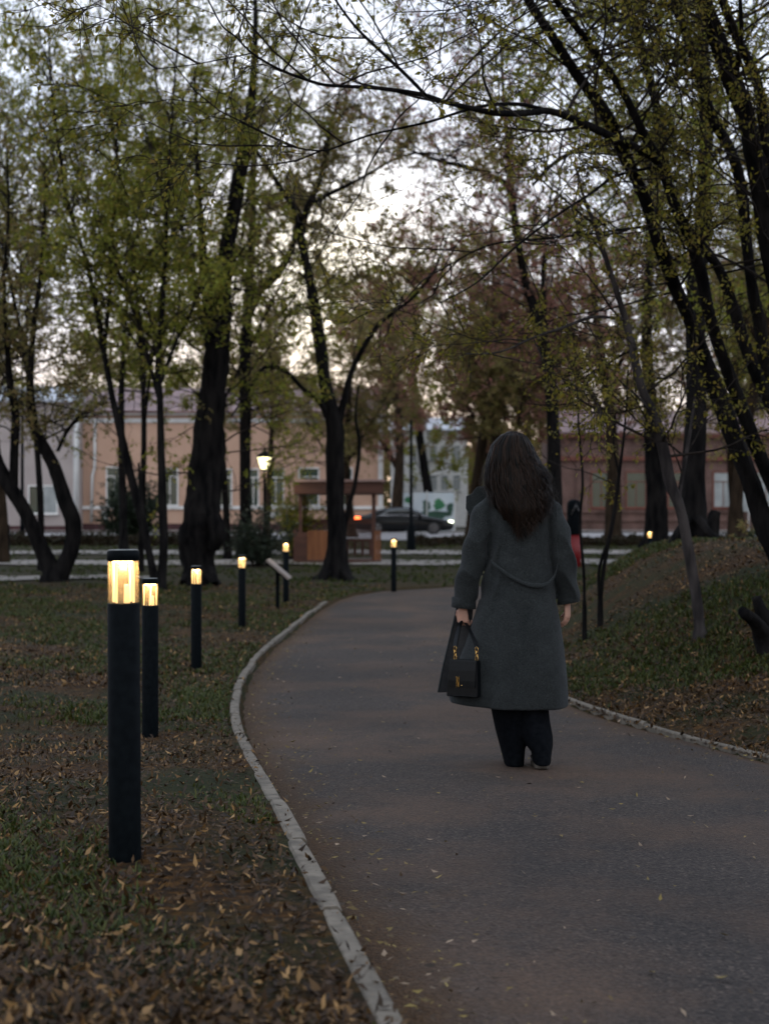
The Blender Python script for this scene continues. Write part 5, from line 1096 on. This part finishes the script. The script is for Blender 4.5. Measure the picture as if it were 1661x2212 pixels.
for s_ in range(nS):
    th = rs.uniform(PI * .92, 2.08 * PI) if rs.rand() < .85 else rs.uniform(0, 2 * PI)
    fr_ = abs(math.cos(th)); end = 1168 - 62 * fr_ ** 1.5 - 70 * rs.rand() ** 1.6 + rs.normal(0, 6); end = min(end, 1176); start = 938 + 14 * rs.rand() ** 2; out = 1 + rs.normal(0, .018)
    cl = int(th * 11) ; ph = (cl * 2.4) % 6.28 + rs.normal(0, .25); lock[s_] = (cl * .618) % 1 * .75 + rs.rand() * .25; fq = 5.2 + (cl * 1.7) % 2.6 + rs.normal(0, .12); am = .9 + .7 * ((cl * .37) % 1) + rs.uniform(-.2, .3); wd = rs.uniform(.0012, .0026); fly = rs.rand() < .10; dth = rs.normal(0, .12)
    for k in range(K):
        t = k / (K - 1); py = start + (end - start) * (t ** 1.15); c, w, d, y = hrow(py); a = th + dth * t
        wv = am * t ** 1.2 * math.sin(fq * t * 2 * PI * .55 + ph); o_ = out + .09 * wv + (.26 * t * t if fly else 0)
        ca, sa = math.cos(a), math.sin(a)
        p_ = q(c + w * o_ * ca + 6.5 * wv * (1 - .55 * abs(ca)), py, y + d * o_ * sa)
        if sa > -.2 and py > 1070: p_.y = min(p_.y, -.02)
        tn = Vector((-sa, ca, 0)) * wd * (1 - .75 * t * t)
        Vh[s_, k, 0] = p_ - tn; Vh[s_, k, 1] = p_ + tn
i = (np.arange(nS) * K * 2)[:, None] + (np.arange(K - 1) * 2)[None]
hm_ = mesh_np('locks', Vh.reshape(-1, 3), np.stack([i, i + 1, i + 3, i + 2], -1).reshape(-1, 4)); hm_.attributes.new('lock', 'FLOAT', 'POINT').data.foreach_set('value', np.repeat(lock, K * 2).astype(np.float32)); lk = link('locks', hm_, M['hair'], hair, True)
b = MB(); rs = np.random.RandomState(5)
for j in range(130):
    th = PI * .95 + (2.06 - .95) * PI * ((j + rs.uniform(-.4, .4)) / 130); lay = rs.uniform(.90, 1.02); fr_ = abs(math.cos(th)); end = 1160 - 58 * fr_ ** 1.5 - 34 * rs.rand() + 8; cl = int(th * 11)
    ph = (cl * 2.4) % 6.28 + rs.normal(0, .5); fq = 5.2 + (cl * 1.7) % 2.6; am = rs.uniform(.8, 1.7); pts, rad = [], []
    for k in range(22):
        t = k / 21; py = 944 + (end - 944) * t ** 1.1; c, w, d, y = hrow(py); wv = am * t ** 1.1 * math.sin(fq * t * 2 * PI * .55 + ph); o_ = lay + .10 * wv; ca, sa = math.cos(th), math.sin(th)
        pts.append(q(c + w * o_ * ca + 6.0 * wv * (1 - .5 * abs(ca)), py, y + d * o_ * sa)); rad.append((.0045 + .0055 * math.sin(PI * min(1, t * 1.05)) ** .7) * (1 - .55 * t * t) * rs.uniform(.92, 1.08))
    b.tube(pts, rad, 7)
tk = b.build('thick_locks', M['hair'], hair, True); tk.data.attributes.new('lock', 'FLOAT', 'POINT').data.foreach_set('value', np.repeat(rs.uniform(.05, .75, 130), 22 * 7).astype(np.float32))

# ------------------------------------------------------------------ handbag
M['leather'] = mat('black smooth leather', (.0018, .0024, .0034), (.0036, .0044, .0055), 60, .34, .12, 160, bdist=.002, spec=.14); M['gold'] = mat('gold metal', (.75, .48, .16), rough=.22, metal=1.0)
DBg = 7.17; SB = DBg / F; yaw = math.radians(-24)
bc = P(1006, 1503, DBg); bag = empty('handbag', bc, 'small black leather handbag with gold chain rings and a gold clasp, held by the woman', 'handbag', rz=yaw)
Wb, Hb, Tb = .160, .182, .108
b = MB(); b.loft([[Vector((x * w_, y * t_, z)) for x, y in ((-1, -1), (1, -1), (1, 1), (-1, 1))] for z, w_, t_ in ((0, Wb / 2, Tb / 2), (.004, Wb / 2 + .002, Tb / 2 + .002), (Hb * .5, Wb / 2 - .001, Tb / 2 - .004), (Hb - .012, Wb / 2 - .007, Tb / 2 - .014), (Hb, Wb / 2 - .012, Tb / 2 - .022))])
bmesh.ops.bevel(b.b, geom=b.b.edges[:], offset=.0035, segments=2, affect='EDGES', profile=.6); b.build('body', M['leather'], bag)
def fy(z): return -float(np.interp(z, [0, Hb * .5, Hb - .012, Hb], [Tb / 2, Tb / 2 - .004, Tb / 2 - .014, Tb / 2 - .022])) - .002
b = MB(); zs = [Hb + .003, Hb - .006, Hb - .05, Hb - .10, Hb - .128, Hb - .132]
b.loft([[Vector((-Wb / 2 + .008, fy(z) - .0005, z)), Vector((Wb / 2 - .008, fy(z) - .0005, z)), Vector((Wb / 2 - .009, fy(z) - .006, z)), Vector((-Wb / 2 + .009, fy(z) - .006, z))] for z in zs]); b.build('flap', M['leather'], bag)
b = MB(); b.tube([(-Wb / 2 + .004, -Tb / 2 - .002, .006), (Wb / 2 - .004, -Tb / 2 - .002, .006)], .003, 8); b.build('piping', M['leather'], bag, True)
# clasp: two narrow uprights joined by a slanting bar, with a small stud beside it
b = MB(); zc_ = Hb * .42; x0 = -.026
for dx in (0, .011): b.box((x0 + dx, fy(zc_) - .0085, zc_), (.0036, .004, .052), None, .001)
b.loft([[Vector((x0 + dx + e, fy(zc_) - .0085 + yy, zc_ + dz)) for e, yy in ((-.002, -.0025), (.002, -.0025), (.002, .0015), (-.002, .0015))] for dx, dz in ((0.0, .025), (.011, -.025))]); b.build('clasp', M['gold'], bag)
MB().ball((x0 + .026, fy(zc_) - .007, zc_ - .018), .0028, 10).build('stud', M['gold'], bag, True)
def torus(b, c, R1, R2, r, ax, n=20, m=7):
    """oval chain link"""
    c = Vector(c); u = Vector((0, 0, 1)); v = Vector(ax).normalized(); w = u.cross(v); rings = []
    for k in range(n):
        a = 2 * PI * k / n; ctr = c + v * R1 * math.cos(a) + u * R2 * math.sin(a); rd = (v * math.cos(a) + u * math.sin(a)).normalized()
        rings.append([ctr + (rd * math.cos(2 * PI * j / m) + w * math.sin(2 * PI * j / m)) * r for j in range(m)])
    rings.append(rings[0]); b.loft(rings, cap=False)
hw = q(1001, 1350, .03) + Vector((OX, DPn, ZF)) - bc; hw = Matrix.Rotation(-yaw, 3, 'Z') @ hw
for sx in (-1, 1):
    xx = sx * (Wb / 2 - .022); zt_ = Hb + .066
    for k, z in enumerate((Hb + .008, Hb + .030, Hb + .052)):
        b = MB(); torus(b, (xx, 0, z), .0068, .0150, .0017, (1, 0, 0) if k % 2 == 0 else (.35, 1, 0)); b.build('chain_link', M['gold'], bag, True)
    b = MB(); st_ = Vector((xx, 0, zt_)); en = hw + Vector((sx * .010, 0, .0))
    rows = []
    for t in np.linspace(0, 1, 9):
        c = st_.lerp(en, float(t)); c.x += sx * .006 * math.sin(PI * t); ww = .0105 - .002 * t; rows.append([c + Vector((-ww, -.003, 0)), c + Vector((ww, -.003, 0)), c + Vector((ww, .003, 0)), c + Vector((-ww, .003, 0))])
    b.loft(rows); b.build('strap', M['leather'], bag)
b = MB(); b.tube([hw + Vector((-.012, -.03, -.008)), hw + Vector((-.004, -.01, .003)), hw + Vector((.004, .012, .003)), hw + Vector((.012, .035, -.008))], .006, 8); b.build('handle_loop', M['leather'], bag, True)
print('leaves', NL[0])
